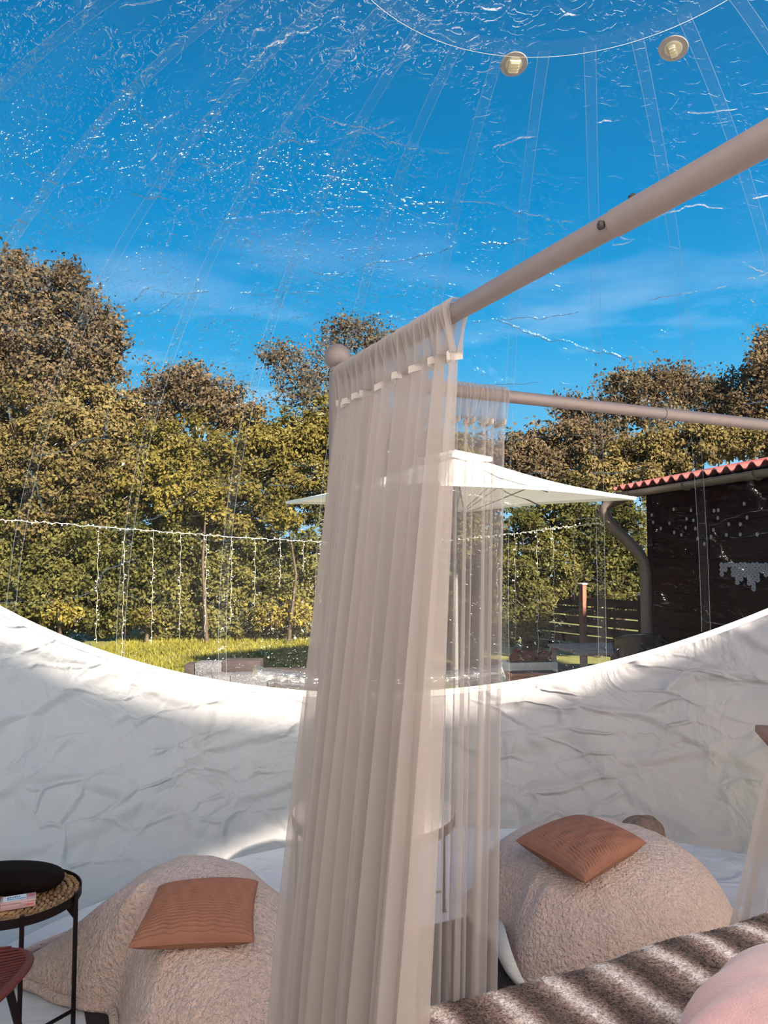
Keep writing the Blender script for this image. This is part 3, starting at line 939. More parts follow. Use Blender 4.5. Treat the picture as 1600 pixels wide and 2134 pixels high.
# pleated cushions
def pleated(label, corners, lift, thick, pleats, axis, seed, n=150):
    """corners: four world points TL, TR, BR, BL of the cushion's middle sheet"""
    TL, TR, BR, BL = (Vector(c) for c in corners)
    nr = ((TR - TL).cross(BL - TL)).normalized()
    if nr.z < 0: nr = -nr
    ph = np.random.default_rng(seed).random(6) * 6.28
    def sheet(u, v, s):
        # pinched edges: sides curve in between the corners
        uu = 0.5 + (u - 0.5) * (1 - 0.05 * math.sin(math.pi * v))
        v2 = 0.5 + (v - 0.5) * (1 - 0.05 * math.sin(math.pi * u))
        p = TL.lerp(TR, uu).lerp(BL.lerp(BR, uu), v2)
        b = (max(0, math.sin(math.pi * u)) * max(0, math.sin(math.pi * v))) ** 0.33
        q = v if axis == 0 else u
        r = u if axis == 0 else v
        wave = 0.13 * math.sin(2 * math.pi * 4.5 * r + ph[0] + 9 * q) + 0.12 * math.sin(2 * math.pi * 7.3 * r + ph[1] - 14 * q)
        t = (q * pleats + wave) % 1.0
        saw = abs(math.sin(math.pi * t)) ** 0.55 * (0.55 + 0.45 * t)
        return p + nr * (s * thick * b + lift + (0.017 * saw * min(1, b * 1.5) if s > 0 else 0))
    mb = MB()
    mb.grid(lambda u, v: sheet(u, v, 1), n, n, flip=True)
    mb.grid(lambda u, v: sheet(u, v, -1), 40, 40)
    ctr = (TL + TR + BR + BL) / 4
    root = mb.build('pleated_cushion', M['rust'], origin=(ctr.x, ctr.y, ctr.z + lift))
    tag(root, label, 'cushion', 'pleated rust cushions')
    mb = MB()
    rim = [sheet(i / 30, 0, 0) for i in range(30)] + [sheet(1, i / 30, 0) for i in range(30)] + [sheet(1 - i / 30, 1, 0) for i in range(30)] + [sheet(0, 1 - i / 30, 0) for i in range(30)]
    mb.tube(rim, 0.0035, 6, closed=True)
    mb.build('edge_seam', M['rust'], root)
    return root
zl = 0.405
pleated('rust brown pleated cushion lying flat on the lounger by the black side table',
        (onz(330, 1850, zl + 0.02), onz(537, 1838, zl + 0.02), onz(528, 1962, zl - 0.01), onz(268, 1974, zl - 0.01)), 0.0, 0.060, 25, 0, 4, 225)
zq = 0.46
pleated('rust brown pleated cushion lying cornerwise on the lounger beyond the bedspread',
        (onz(1076, 1752, zq), onz(1205, 1706, zq), onz(1346, 1757, zq), onz(1218, 1838, zq - 0.02)), 0.0, 0.070, 25, 1, 6, 225)

# ================================================================== ROUND TABLE BEHIND THE CURTAIN
tc_ = Vector((-0.05, 3.76, 0)); TR_ = 0.385
t_root = empty('round_table', tc_, 'pale round table on thin dark legs behind the sheer curtains', 'table')
mb = MB(); mb.lathe([(TR_ - 0.004, 0.536), (TR_, 0.540), (TR_, 0.552), (TR_ - 0.006, 0.556), (0.001, 0.556)], tc_, 64)
mb.build('tabletop', M['table_top'], t_root)
mb = MB(); mb.lathe([(TR_ - 0.002, 0.500), (TR_ + 0.003, 0.500), (TR_ + 0.003, 0.548), (TR_ - 0.002, 0.548)], tc_, 64)
mb.build('rim', M['table_metal'], t_root)
legs = []
for k in range(4):
    an = R_(27 + 90 * k)
    p = tc_ + Vector((math.cos(an), math.sin(an), 0)) * (TR_ + 0.006)
    legs.append(p)
    mb = MB(); mb.tube([p, p + up * 0.55], 0.0075, 8); mb.lathe([(0.012, 0), (0.012, 0.014), (0.008, 0.018)], p, 10)
    mb.build('leg', M['table_metal'], t_root)
for k in range(2):
    mb = MB(); mb.tube([legs[k] + up * 0.10, legs[k + 2] + up * 0.10], 0.005, 6)
    mb.build('stretcher', M['table_metal'], t_root)
lp = Vector((-0.135, 3.70, 0.556))
l_root = empty('candle_lantern', lp, 'small pale candle lantern standing on the round table', 'lantern')
mb = MB(); mb.lathe([(0.050, 0), (0.052, 0.006), (0.048, 0.014), (0.040, 0.018)], lp, 24); mb.build('base', M['white_metal'], l_root)
mb = MB(); mb.lathe([(0.026, 0.018), (0.026, 0.085), (0.022, 0.090), (0.003, 0.091)], lp, 20); mb.build('candle', M['candle'], l_root)
mb = MB(); mb.grid(lambda u, v: lp + Vector((0.042 * math.cos(2 * math.pi * u), 0.042 * math.sin(2 * math.pi * u), 0.018 + 0.13 * v)), 28, 3, closed_u=True); mb.build('glass', M['glass'], l_root)
mb = MB(); mb.lathe([(0.046, 0.146), (0.048, 0.152), (0.030, 0.175), (0.014, 0.185), (0.014, 0.200), (0.004, 0.205)], lp, 24); mb.build('lid', M['white_metal'], l_root)

# ================================================================== BLACK SIDE TABLE
sc_ = Vector((-1.420, 3.03, 0)); SR = 0.245
s_root = empty('side_table', sc_, 'black metal tray side table beside the red woven chair', 'side table')
mb = MB(); mb.lathe([(0.001, 0.4400), (SR - 0.004, 0.4400), (SR, 0.4430), (SR, 0.4740), (SR - 0.004, 0.4740), (SR - 0.005, 0.4480), (0.001, 0.4460)], sc_, 64)
mb.build('tray', M['black_metal'], s_root)
def stub(p): return (p - sc_).normalized()
legp = []
for an in (-6, -58, 132, 174):
    an = R_(an)
    p = sc_ + Vector((math.cos(an), math.sin(an), 0)) * (SR + 0.007)
    legp.append(p)
    mb = MB(); mb.tube([p, p + up * 0.4850], 0.0085, 10)
    b = stub(p)
    mb.add([p + up * 0.44 - b * 0.006, p + up * 0.38, p + up * 0.44 - b * 0.055, p + up * 0.44 - b * 0.006 + Vector((-b.y, b.x, 0)) * 0.006, p + up * 0.38 + Vector((-b.y, b.x, 0)) * 0.006, p + up * 0.44 - b * 0.055 + Vector((-b.y, b.x, 0)) * 0.006],
           [(0, 1, 2), (5, 4, 3), (0, 3, 4, 1), (1, 4, 5, 2), (2, 5, 3, 0)])
    mb.build('leg', M['black_metal'], s_root)
for (i, j) in ((0, 1), (2, 3)):
    mb = MB(); mb.tube([legp[i] + up * 0.055, legp[j] + up * 0.055], 0.007, 8)
    mb.build('stretcher', M['black_metal'], s_root)
# woven mat: rings of plump braided strands
mb = MB()
for ring in range(10):
    r = 0.018 + ring * 0.0232
    n = max(5, int(2 * math.pi * r / 0.026))
    for k in range(n):
        a = 2 * math.pi * (k + 0.37 * ring) / n
        c = sc_ + Vector((math.cos(a) * r, math.sin(a) * r, 0.4610 + random.uniform(-0.002, 0.003)))
        Rm = Matrix.Rotation(a + math.pi / 2 + 0.55 + random.uniform(-0.1, 0.1), 3, 'Z') @ Matrix.Diagonal(Vector((0.0185, 0.0092, 0.0085)))
        pr = [(math.sin(math.pi * i / 4), -math.cos(math.pi * i / 4)) for i in range(5)]
        mb.lathe(pr, c, 6, Rm)
mb.lathe([(0.001, 0.4485), (0.232, 0.4485), (0.232, 0.4560), (0.001, 0.4560)], sc_, 48)
o = mb.build('placemat', M['seagrass'], origin=sc_ + up * 0.4480)
tag(o, 'round braided seagrass placemat lying on the black side table', 'placemat')
# black oval case at the back of the tray
kc = sc_ + Vector((-0.035, 0.045, 0.5120))
mb = MB()
def case(u, v):
    a, t = 2 * math.pi * u, math.pi * (v - 0.5)
    ca, sa = math.cos(a), math.sin(a)
    x = math.copysign(abs(ca) ** 0.8, ca) * math.cos(t) ** 0.55
    y = math.copysign(abs(sa) ** 0.8, sa) * math.cos(t) ** 0.55
    z = math.copysign(abs(math.sin(t)) ** 0.75, math.sin(t))
    zz = z * 0.046
    if z > 0: zz *= 1 - 0.25 * (x * x)
    return kc + Vector((x * 0.205, y * 0.095, zz))
mb.grid(case, 48, 24, closed_u=True)
o = mb.build('oval_case', M['black_cloth'], origin=kc - up * 0.046)
tag(o, 'smooth black oval case at the back of the woven placemat', 'case')
# clear plastic box with a printed label
bc_ = onz(38, 1880, 0.4850); bc_.z = 0.4880
bR = Matrix.Rotation(R_(24), 3, 'Z')
x_root = empty('plastic_box', bc_ - up * 0.018, 'small pinkish clear plastic box with blue label on the placemat', 'box', rz=R_(24))
mb = MB(); mb.box(bc_ - up * 0.006, (0.118, 0.060, 0.020), bR, bevel=0.004); mb.build('tray', M['clear_pink'], x_root)
mb = MB(); mb.box(bc_ + up * 0.0085, (0.120, 0.062, 0.009), bR, bevel=0.003); lid = mb.build('lid', M['clear_pink'], x_root)
mb = MB(); mb.box(bc_ + up * 0.0135 + bR @ Vector((-0.012, 0.002, 0)), (0.078, 0.044, 0.001), bR)
mb.cur = 1; mb.box(bc_ + up * 0.0142 + bR @ Vector((-0.006, -0.012, 0)), (0.062, 0.012, 0.0008), bR)
mb.cur = 2
for k in range(6):
    mb.box(bc_ + up * 0.0143 + bR @ Vector((-0.034 + 0.0075 * k, 0.006 + (0.002 if k % 2 else 0), 0)), (0.005, 0.010 - (0.003 if k % 3 else 0), 0.0008), bR)
mb.cur = 3; mb.box(bc_ + up * 0.0142 + bR @ Vector((0.042, 0.004, 0)), (0.020, 0.018, 0.0008), bR)
mb.build('printed_label', [M['label_paper'], M['label_blue'], M['label_ink'], M['label_pink']], lid, smooth=False)
mb = MB(); mb.box(bc_ + bR @ Vector((0.020, -0.032, 0.002)), (0.022, 0.004, 0.012), bR, bevel=0.0015); mb.build('clasp', M['clear_pink'], x_root)
mb = MB(); mb.box(bc_ - up * 0.004 + bR @ Vector((0.040, 0, 0)), (0.030, 0.0606, 0.012), bR, bevel=0.003); mb.build('contents', M['label_pink'], x_root)

# ================================================================== RED WOVEN CHAIR
cc = Vector((-1.335, 2.43, 0)); CR = 0.215; CZ = 0.47
c_root = empty('woven_chair', cc, 'dark red woven cord chair with black legs in front of the side table', 'chair')
def seat_rim(a):
    ex = 0.72
    ca, sa = math.cos(a), math.sin(a)
    return cc + Vector((math.copysign(abs(ca) ** ex, ca) * CR, math.copysign(abs(sa) ** ex, sa) * CR, CZ + 0.012 * math.cos(2 * a)))
mb = MB(); mb.tube([seat_rim(2 * math.pi * i / 60) - up * 0.012 for i in range(60)], 0.0135, 10, closed=True)
def skirt(u, v):
    p = seat_rim(2 * math.pi * u)
    q = cc + (p - cc) * (1 - 0.28 * v * v)
    return Vector((q.x, q.y, p.z - 0.012 - 0.055 * v))
mb.grid(skirt, 60, 5, closed_u=True)
seat = mb.build('seat_frame', M['red_cord'], c_root)
mb = MB()
for k in range(27):
    t = -0.96 + 1.92 * k / 26
    pts = []
    half = (1 - abs(t) ** (2 / 0.72)) ** (0.72 / 2)
    for i in range(13):
        s = -1 + 2 * i / 12
        x, y = s * half, t
        pts.append(cc + Vector((x * CR, y * CR, CZ - 0.004 - 0.035 * max(0, 1 - x * x - y * y * 0.8))))
    mb.tube(pts, 0.0042, 6)
cords = mb.build('woven_cords', M['red_cord'], seat); cords['kind'] = 'stuff'
for (sx, sy) in ((1, 1), (1, -1), (-1, 1), (-1, -1)):
    mb = MB(); mb.tube([cc + Vector((0.12 * sx, 0.12 * sy, CZ - 0.045)), cc + Vector((0.205 * sx, 0.185 * sy, 0.0))], [0.014, 0.009], 10)
    mb.build('leg', M['black_metal'], c_root)
mb = MB()
for s in (1, -1):
    mb.tube([cc + Vector((0.12 * s, 0.12 * s, CZ - 0.05)), cc + Vector((-0.12 * s, -0.12 * s, CZ - 0.05))], 0.009, 8)
mb.build('under_frame', M['black_metal'], c_root)

# ================================================================== WOODEN TABLE BY THE WALL
wt = at(1632, 1552, 3.62)
w_root = empty('wooden_table', (wt.x + 0.32, wt.y + 0.16, 0), 'brown varnished wooden table edge behind the corner curtain', 'table')
wz = wt.z
mb = MB(); mb.box((wt.x + 0.36, wt.y + 0.14, wz - 0.012), (0.72, 0.34, 0.040), Matrix.Rotation(R_(-16), 3, 'Z'), bevel=0.008)
mb.build('tabletop', M['wood_brown'], w_root)
for (dx, dy) in ((0.16, 0.08), (0.60, -0.04), (0.18, 0.28), (0.62, 0.16)):
    mb = MB(); mb.box((wt.x + dx, wt.y + dy, (wz - 0.03) / 2), (0.045, 0.045, wz - 0.03), Matrix.Rotation(R_(-16), 3, 'Z'), bevel=0.004)
    mb.build('leg', M['wood_brown'], w_root)

# ================================================================== VALVES IN THE FILM
def on_dome(x, y):
    d = ray(x, y).normalized(); o = Vector((0, 0, EYE)) - DC
    b = o.dot(d); c = o.dot(o) - DR * DR
    return Vector((0, 0, EYE)) + d * (-b + math.sqrt(b * b - c))
for (x, y, sq, lab) in ((1070, 131, 0.8, 'round clear air valve with ribbed cream plug, farther from the pole'),
                        (1403, 98, 0.35, 'round clear air valve with narrow cream plug, above the bed rail')):
    p = on_dome(x, y); n = (DC - p).normalized()
    Rq = n.to_track_quat('Z', 'Y').to_matrix()
    root = empty('air_valve', p, lab, 'valve', 'air valves in the film')
    mb = MB(); mb.lathe([(0.060, 0.004), (0.062, 0.008), (0.060, 0.012), (0.036, 0.012), (0.036, 0.006)], p, 36, Rq); mb.build('flange', M['valve_clear'], root)
    mb = MB(); mb.lathe([(0.061, 0.006), (0.064, 0.009), (0.061, 0.012), (0.058, 0.009)], p, 36, Rq); mb.build('flange_rim', M['flower_white'], root)
    mb = MB(); mb.lathe([(0.036, 0.004), (0.040, 0.010), (0.036, 0.016)], p, 30, Rq)
    mb.box(p + n * 0.022, (0.052 * (0.6 if sq < 0.5 else 1), 0.060, 0.018), Rq, bevel=0.004)
    for k in range(4): mb.box(p + n * 0.033 + Rq @ Vector((0, -0.022 + 0.0145 * k, 0)), (0.040 * (0.6 if sq < 0.5 else 1), 0.006, 0.008), Rq)
    mb.build('plug', M['valve_cream'], root)

# ================================================================== PARASOL
pc = at(948, 1043, 9.3); PE = 2.475; pc.z = 0
p_root = empty('parasol', (pc.x, pc.y, GZ), 'large white square garden parasol between the dome and the hedge', 'parasol')
HD = 2.12
an0 = R_(-9)
def pcorner(k): return pc + Vector((math.cos(an0 + k * math.pi / 2), math.sin(an0 + k * math.pi / 2), 0)) * HD + up * PE
apex = pc + up * 3.02
mb = MB()
vent_r = 0.17
for k in range(4):
    a, b = pcorner(k), pcorner(k + 1)
    def face(u, v, a=a, b=b):
        e_ = a.lerp(b, u)
        t = vent_r + (1 - vent_r) * v
        p = apex.lerp(e_, t)
        s = math.sin(math.pi * u) * math.sin(math.pi * v)
        return p - up * (0.05 * s + 0.05 * math.sin(math.pi * v)) + (up * 0.03 * math.sin(math.pi * u) * v)
    mb.grid(face, 16, 12)
    mb.grid(lambda u, v, a=a, b=b: a.lerp(b, u) + up * (0.03 * math.sin(math.pi * u)) - up * 0.035 * v, 16, 1)
canopy = mb.build('canopy', M['white_canvas'], p_root)
mb = MB()
for k in range(4):
    a, b = pcorner(k), pcorner(k + 1)
    mb.grid(lambda u, v, a=a, b=b: (apex + up * 0.06).lerp(a.lerp(b, u) + up * 0.06, 0.215 * v) - up * (0.03 * v * math.cos(math.pi * (2 * u - 1)) * 0.5), 10, 5)
    mb.grid(lambda u, v, a=a, b=b: (apex + up * 0.06).lerp(a.lerp(b, u) + up * 0.06, 0.215) - up * (0.05 * v + 0.03 * math.cos(math.pi * (2 * u - 1)) * 0.5), 10, 1)
mb.build('vent_cap', M['white_canvas'], p_root)
mb = MB(); mb.tube([Vector((pc.x, pc.y, GZ)), apex + up * 0.02], 0.03, 14); mb.build('pole', M['grey_metal'], p_root)
mb = MB(); mb.lathe([(0.36, GZ), (0.36, GZ + 0.05), (0.30, GZ + 0.09), (0.05, GZ + 0.11), (0.05, GZ + 0.30)], pc, 28); mb.build('base', M['grey_metal'], p_root)
hub = Vector((pc.x, pc.y, 2.25))
for k in range(8):
    e_ = pcorner(k / 2) if k % 2 == 0 else pcorner(k // 2).lerp(pcorner(k // 2 + 1), 0.5)
    mb = MB(); mb.tube([apex - up * 0.03, apex.lerp(e_, 0.5) - up * 0.075, e_ - up * 0.02], 0.010, 6); rb_ = mb.build('rib', M['grey_metal'], p_root)
    mb = MB(); mb.tube([hub, apex.lerp(e_, 0.5) - up * 0.075], 0.007, 6); mb.build('strut', M['grey_metal'], rb_)

# ================================================================== SHED
g0 = at(1286, 1027, 9.6); g1 = at(1600, 986, 7.0); gz_ = (g0.z + g1.z) / 2
g0.z = g1.z = gz_
gd = (g1 - g0).normalized(); gn = Vector((-gd.y, gd.x, 0))
if gn.x < 0: gn = -gn                                  # away from the eave, into the shed
g2 = g0 + gd * 5.5
h_root = empty('shed', (g0.x, g0.y, GZ), 'dark brown boarded shed with red corrugated roof and taupe gutter', 'shed')
w0 = g0 + gd * 0.10 + gn * 0.34
Rw = Matrix((gd, gn, up)).transposed()
wh = gz_ + 0.02
nb = 13
for k in range(nb):
    bh = (wh - GZ) / nb
    mb = MB(); mb.box(w0 + gd * 2.7 + gn * 0.02 + Vector((0, 0, -w0.z + GZ + bh * (k + 0.5))), (5.4, 0.030, bh - 0.006), Rw, bevel=0.004)
    mb.build('board', M['shed_wood'], h_root, smooth=False)
mb = MB(); mb.box(w0 + gd * 2.7 + gn * 0.10 + Vector((0, 0, -w0.z + (wh + GZ) / 2)), (5.38, 0.12, wh - GZ), Rw); mb.build('wall', M['shed_wood'], h_root, smooth=False)
mb = MB(); mb.box(w0 + gn * 1.5 + gd * 0.06 + Vector((0, 0, -w0.z + (wh + GZ) / 2)), (0.12, 3.0, wh - GZ), Rw); mb.build('end_wall', M['shed_wood'], h_root, smooth=False)
def roof(u, v):
    s = -0.10 + 5.7 * u
    ph_ = 2 * math.pi * s / 0.185
    wv = math.sin(ph_); wv = math.copysign(abs(wv) ** 0.8, wv)
    return g0 + gd * s + gn * (0.0 + 3.2 * v) + up * (0.085 + 0.028 * wv + 3.2 * v * math.tan(R_(11)))
mb = MB(); mb.grid(roof, 31 * 12, 6)
mb.grid(lambda u, v: roof(u, v) - up * 0.012, 31 * 12, 6, flip=True)
mb.grid(lambda u, v: roof(u, 0) - up * 0.012 * v, 31 * 12, 1, flip=True)
mb.build('roof', M['roof_red'], h_root)
mb = MB(); mb.box(g0 + gd * 2.75 + gn * 0.10 + up * 0.015, (5.5, 0.025, 0.13), Rw); mb.build('fascia', M['shed_wood'], h_root, smooth=False)
mb = MB()
def gut(u, v):
    a = math.pi * v
    return g0 + gd * (5.5 * u) + gn * (0.025 + 0.062 * math.cos(a)) - up * (0.0 + 0.066 * math.sin(a)) + up * 0.01
mb.grid(gut, 30, 12)
mb.grid(lambda u, v: gut(u, v) * 1.0 + up * 0.004, 30, 12, flip=True)
mb.tube([gut(0, 0), gut(1, 0)], 0.007, 8); mb.tube([gut(0, 1), gut(1, 1)], 0.007, 8)
mb.add([gut(0, i / 12) for i in range(13)], [tuple(range(13))])
gut_o = mb.build('gutter', M['gutter'], h_root)
for k in range(5):
    s = 0.3 + 1.1 * k
    mb = MB(); mb.tube([g0 + gd * s + gn * (0.025 + 0.070 * math.cos(math.pi * i / 10)) - up * (0.074 * math.sin(math.pi * i / 10) - 0.01) for i in range(11)], 0.010, 6)
    mb.build('gutter_bracket', M['gutter'], gut_o)
wall_c = w0 - gn * 0.09 + gd * 0.04
e0 = at(1272, 1048, 9.6)
e1 = at(1257, 1062, 9.62); e2 = at(1268, 1090, 9.6); e3 = at(1330, 1150, 9.55); e4 = at(1345, 1180, 9.55)
pts = []
ctrl = [g0 + gd * 0.16 - up * 0.03 + gn * 0.02, e0, e1, e2, e3, e4, Vector((e4.x, e4.y, 0.9)), Vector((e4.x, e4.y, GZ + 0.1))]
mb = MB()
for i in range(len(ctrl) - 1):
    a, b, c, d = (ctrl[max(0, min(len(ctrl) - 1, i + j - 1))] for j in range(4))
    for k in range(6):
        w = k / 6
        pts.append(0.5 * ((2 * b) + (-a + c) * w * (0.6) + 0 * a) if False else b.lerp(c, w))
pts.append(ctrl[-1])
sm = pts[:]
for _ in range(3):
    sm = [sm[0]] + [(sm[i - 1] + sm[i] * 2 + sm[i + 1]) / 4 for i in range(1, len(sm) - 1)] + [sm[-1]]
mb.tube(sm, 0.070, 14)
dp = mb.build('downpipe', M['gutter'], h_root)
for z in (1.55, 0.6):
    mb = MB(); mb.tube([Vector((e4.x, e4.y, z - 0.02)), Vector((e4.x, e4.y, z + 0.02))], 0.078, 14); mb.build('pipe_clip', M['gutter'], dp)

# flower lights hung on the shed wall
def on_wall(x, y):
    n = -gn; q = w0 - gn * 0.03
    d = ray(x, y); o = Vector((0, 0, EYE))
    return o + d * ((q - o).dot(n) / d.dot(n))
fl = [(1360, 1072), (1363, 1087), (1379, 1100), (1397, 1089), (1406, 1060), (1407, 1108), (1422, 1113), (1431, 1098), (1433, 1080), (1442, 1062), (1447, 1083), (1451, 1100),
      (1456, 1121), (1470, 1132), (1484, 1117), (1489, 1103), (1490, 1063), (1499, 1062), (1498, 1078), (1516, 1113), (1521, 1091), (1545, 1112), (1545, 1091), (1553, 1048), (1559, 1077), (1580, 1112)]
f_root = empty('flower_light_string', on_wall(1470, 1060), 'string of small pale flower lights hung on the dark shed wall', 'string light')
mb = MB()
tops = []
for (x, y) in fl:
    tops.append(on_wall(x, 1046 + 8 * math.sin(x * 0.09)))
tops = sorted(tops, key=lambda p: p.x)
mb.tube(tops, 0.0014, 5)
mb.build('wire', M['shed_wood'], f_root)
for i, (x, y) in enumerate(fl):
    p = on_wall(x, y) - gn * 0.015
    top = on_wall(x, 1046 + 8 * math.sin(x * 0.09))
    mb = MB()
    for k in range(5):
        a = 2 * math.pi * k / 5 + i
        c = p + gd * (0.012 * math.cos(a)) + up * (0.012 * math.sin(a) - 0.008)
        mb.ball(c, 0.0085, 6, 4, (1, 1, 1.3))
    mb.build('flower_lamp', M['flower_white'], f_root)
    mb = MB(); mb.tube([p, top - gn * 0.012], 0.0008, 4); mb.build('hanging_wire', M['shed_wood'], f_root)
# grey lace hanging
lc = on_wall(1562, 1178)
mb = MB()
for i in range(15):
    depth = int(2 + 3.2 * (0.5 + 0.5 * math.cos((i - 7) / 7 * math.pi)) + 1.2 * math.cos(i * math.pi / 2))
    for j in range(depth):
        c = lc + gd * (-0.42 + 0.06 * i) - up * (0.045 * j + 0.006 * math.sin(i * 2 + j)) - gn * 0.012
        for k in range(6):
            a = 2 * math.pi * k / 6 + i + j
            mb.lathe([(0.015, -0.003), (0.012, 0.003)], c + gd * (0.021 * math.cos(a)) + up * (0.017 * math.sin(a)), 7, Matrix((gd, up, -gn)).transposed())
o = mb.build('lace_hanging', M['lace_grey'], origin=lc)
tag(o, 'scalloped grey lace decoration pinned to the dark shed wall', 'lace')

# ================================================================== FENCE
f0 = at(1342, 1262, 12.2); f1 = at(1105, 1246, 14.5)
f0.z = f1.z = 0
fd = (f1 - f0).normalized(); fn_ = Vector((-fd.y, fd.x, 0)); fl_ = (f1 - f0).length
Rf = Matrix((fd, fn_, up)).transposed()
fe = empty('slat_fence', (f0.x, f0.y, GZ), 'low dark slatted wooden fence between the hedge and the shed', 'fence')
for k in range(6):
    for (a, b) in ((0.0, 0.47), (0.485, 1.0)):
        c = f0 + fd * (fl_ * (a + b) / 2) + Vector((0, 0, 1.015 - 0.162 * k))
        mb = MB(); mb.box(c, (fl_ * (b - a), 0.022, 0.138), Rf); mb.build('slat', M['fence_wood'], fe, smooth=False)
for t, h_, m_ in ((0.0, 1.18, 'fence_wood'), (0.478, 1.31, 'post_red'), (1.0, 1.14, 'fence_wood')):
    c = f0 + fd * (fl_ * t) + fn_ * 0.05
    mb = MB(); mb.box(Vector((c.x, c.y, (h_ + GZ) / 2)), (0.10, 0.09, h_ - GZ), Rf, bevel=0.006)
    po = mb.build('fence_post', M[m_], fe, smooth=False)
    mb = MB(); mb.box(Vector((c.x, c.y, h_ + 0.012)), (0.13, 0.12, 0.03), Rf, bevel=0.008); mb.build('post_cap', M['pot_white'], po, smooth=False)

# ================================================================== ICICLE LIGHTS
def light_curtain(label, pts, drops, seed):
    rs = random.Random(seed)
    P = [at(*p) for p in pts]
    root = empty('icicle_lights', P[0], label, 'string light', 'icicle light curtains')
    path = []
    for i in range(len(P) - 1):
        nseg = 30
        for k in range(nseg):
            w = k / nseg
            path.append(P[i].lerp(P[i + 1], w) + Vector((rs.uniform(-.012, .012), rs.uniform(-.012, .012), rs.uniform(-.012, .012))))
    path.append(P[-1])
    mb = MB(); mb.tube(path, 0.0052, 5)
    for q in path[::2]:
        mb.ball(q + Vector((rs.uniform(-.03, .03), 0, rs.uniform(-.025, .025))), 0.012, 5, 4)
    mb.build('wire', M['wire_white'], root)
    for (x, ye) in drops:
        # place on the main wire at this bearing
        best = min(path, key=lambda p: abs(p.x / p.y - (x - 800) / F_PX))
        end = at(x, ye, best.y)
        n = max(4, int((best.z - end.z) / 0.07))
        q = [best + Vector((0.009 * math.sin(i * 1.3 + x), 0, -(best.z - end.z) * i / n)) for i in range(n + 1)]
        mb = MB(); mb.tube(q, 0.0019, 4)
        for i in range(1, n, 1):
            if rs.random() < 0.55:
                c = q[i] + Vector((rs.choice((-1, 1)) * rs.uniform(.010, .030), 0, rs.uniform(-.02, .02)))
                mb.ball(c, rs.uniform(0.007, 0.013), 5, 4)
                mb.tube([q[i], c], 0.0045, 3)
        mb.build('light_strand', M['wire_white'], root)
    return root
lc_l = light_curtain('icicle light curtain strung in front of the tall hedge',
    [(-60, 1080, 11.0), (110, 1090, 11.6), (320, 1107, 12.4), (500, 1120, 12.9), (680, 1130, 13.2), (830, 1133, 13.0)],
    [(208, 1340), (258, 1368), (322, 1345), (374, 1330), (430, 1318), (482, 1300), (532, 1264), (582, 1224), (630, 1190), (670, 1260)], 3)
lc_r = light_curtain('icicle light curtain ending at the shed downpipe',
    [(830, 1133, 13.0), (940, 1126, 12.0), (1055, 1114, 11.0), (1160, 1100, 10.2), (1268, 1088, 9.55)],
    [(1036, 1330), (1073, 1330), (1118, 1360), (1153, 1340), (1195, 1250), (1232, 1160)], 5)

# ================================================================== HEDGE AND TREES
def leaf_quads(p, nn, size, rs):
    n = len(p)
    nn = nn / np.linalg.norm(nn, axis=1)[:, None]
    t = np.cross(nn, rs.normal(size=(n, 3))); t /= np.linalg.norm(t, axis=1)[:, None]
    b = np.cross(nn, t)
    s = (size * (0.55 + 0.9 * rs.random(n)))[:, None]
    return np.stack([p - t * s * 0.5, p + b * s * 0.30 + nn * s * 0.06 - t * s * 0.05, p + t * s * 0.55, p - b * s * 0.30 + nn * s * 0.06 - t * s * 0.05], axis=1)

def leaves(centres, radii, counts, size, seed, flat=0.35, shell=0.30, ragged=0.0):
    """sprays of leaves: every clump is a handful of smaller sprays, some reaching out past it"""
    rs = np.random.default_rng(seed)
    out = []
    for c, r, n in zip(centres, radii, counts):
        c, r = np.array(c), np.array(r)
        if ragged <= 0:
            u = rs.normal(size=(n, 3)); u /= np.linalg.norm(u, axis=1)[:, None]
            p = c + u * (rs.random(n) ** (1 / 3))[:, None] * r
            out.append(leaf_quads(p, u + rs.normal(size=(n, 3)) * 0.9 + np.array([0, -0.2, flat]), size, rs)); continue
        ns = 40
        u = rs.normal(size=(ns, 3)); u /= np.linalg.norm(u, axis=1)[:, None]
        sc = c + u * (0.45 + 0.50 * rs.random(ns))[:, None] * r
        sr = r.mean() * (0.13 + 0.22 * rs.random(ns))
        pick = rs.choice(ns, size=n, p=sr ** 2 / (sr ** 2).sum())
        d = rs.normal(size=(n, 3)); d /= np.linalg.norm(d, axis=1)[:, None]
        rad = rs.random(n) ** (1 / 2.2)
        far = rs.random(n) < 0.16 * ragged
        rad = np.where(far, 1 + np.abs(rs.normal(0, 0.55 * ragged, n)), rad)
        dd = d * np.array([1.1, 1.0, 0.80])
        p = sc[pick] + dd * (rad * sr[pick])[:, None]
        p[far, 2] += 0.35 * (rad[far] - 1) * sr[pick][far]
        out.append(leaf_quads(p, d * 0.8 + u[pick] * 0.5 + rs.normal(size=(n, 3)) * 0.8 + np.array([0, -0.35, flat]), size, rs))
        # darker heart of larger, deeper leaves so that the hedge is not a shell
        m = n // 9
        u2 = rs.normal(size=(m, 3)); u2 /= np.linalg.norm(u2, axis=1)[:, None]
        p2 = c + np.array([0, 0.6 * r[1], 0]) + u2 * (rs.random(m) ** (1 / 3))[:, None] * r * 0.75
        out.append(leaf_quads(p2, rs.normal(size=(m, 3)), size * 1.7, rs))
    return np.concatenate(out)

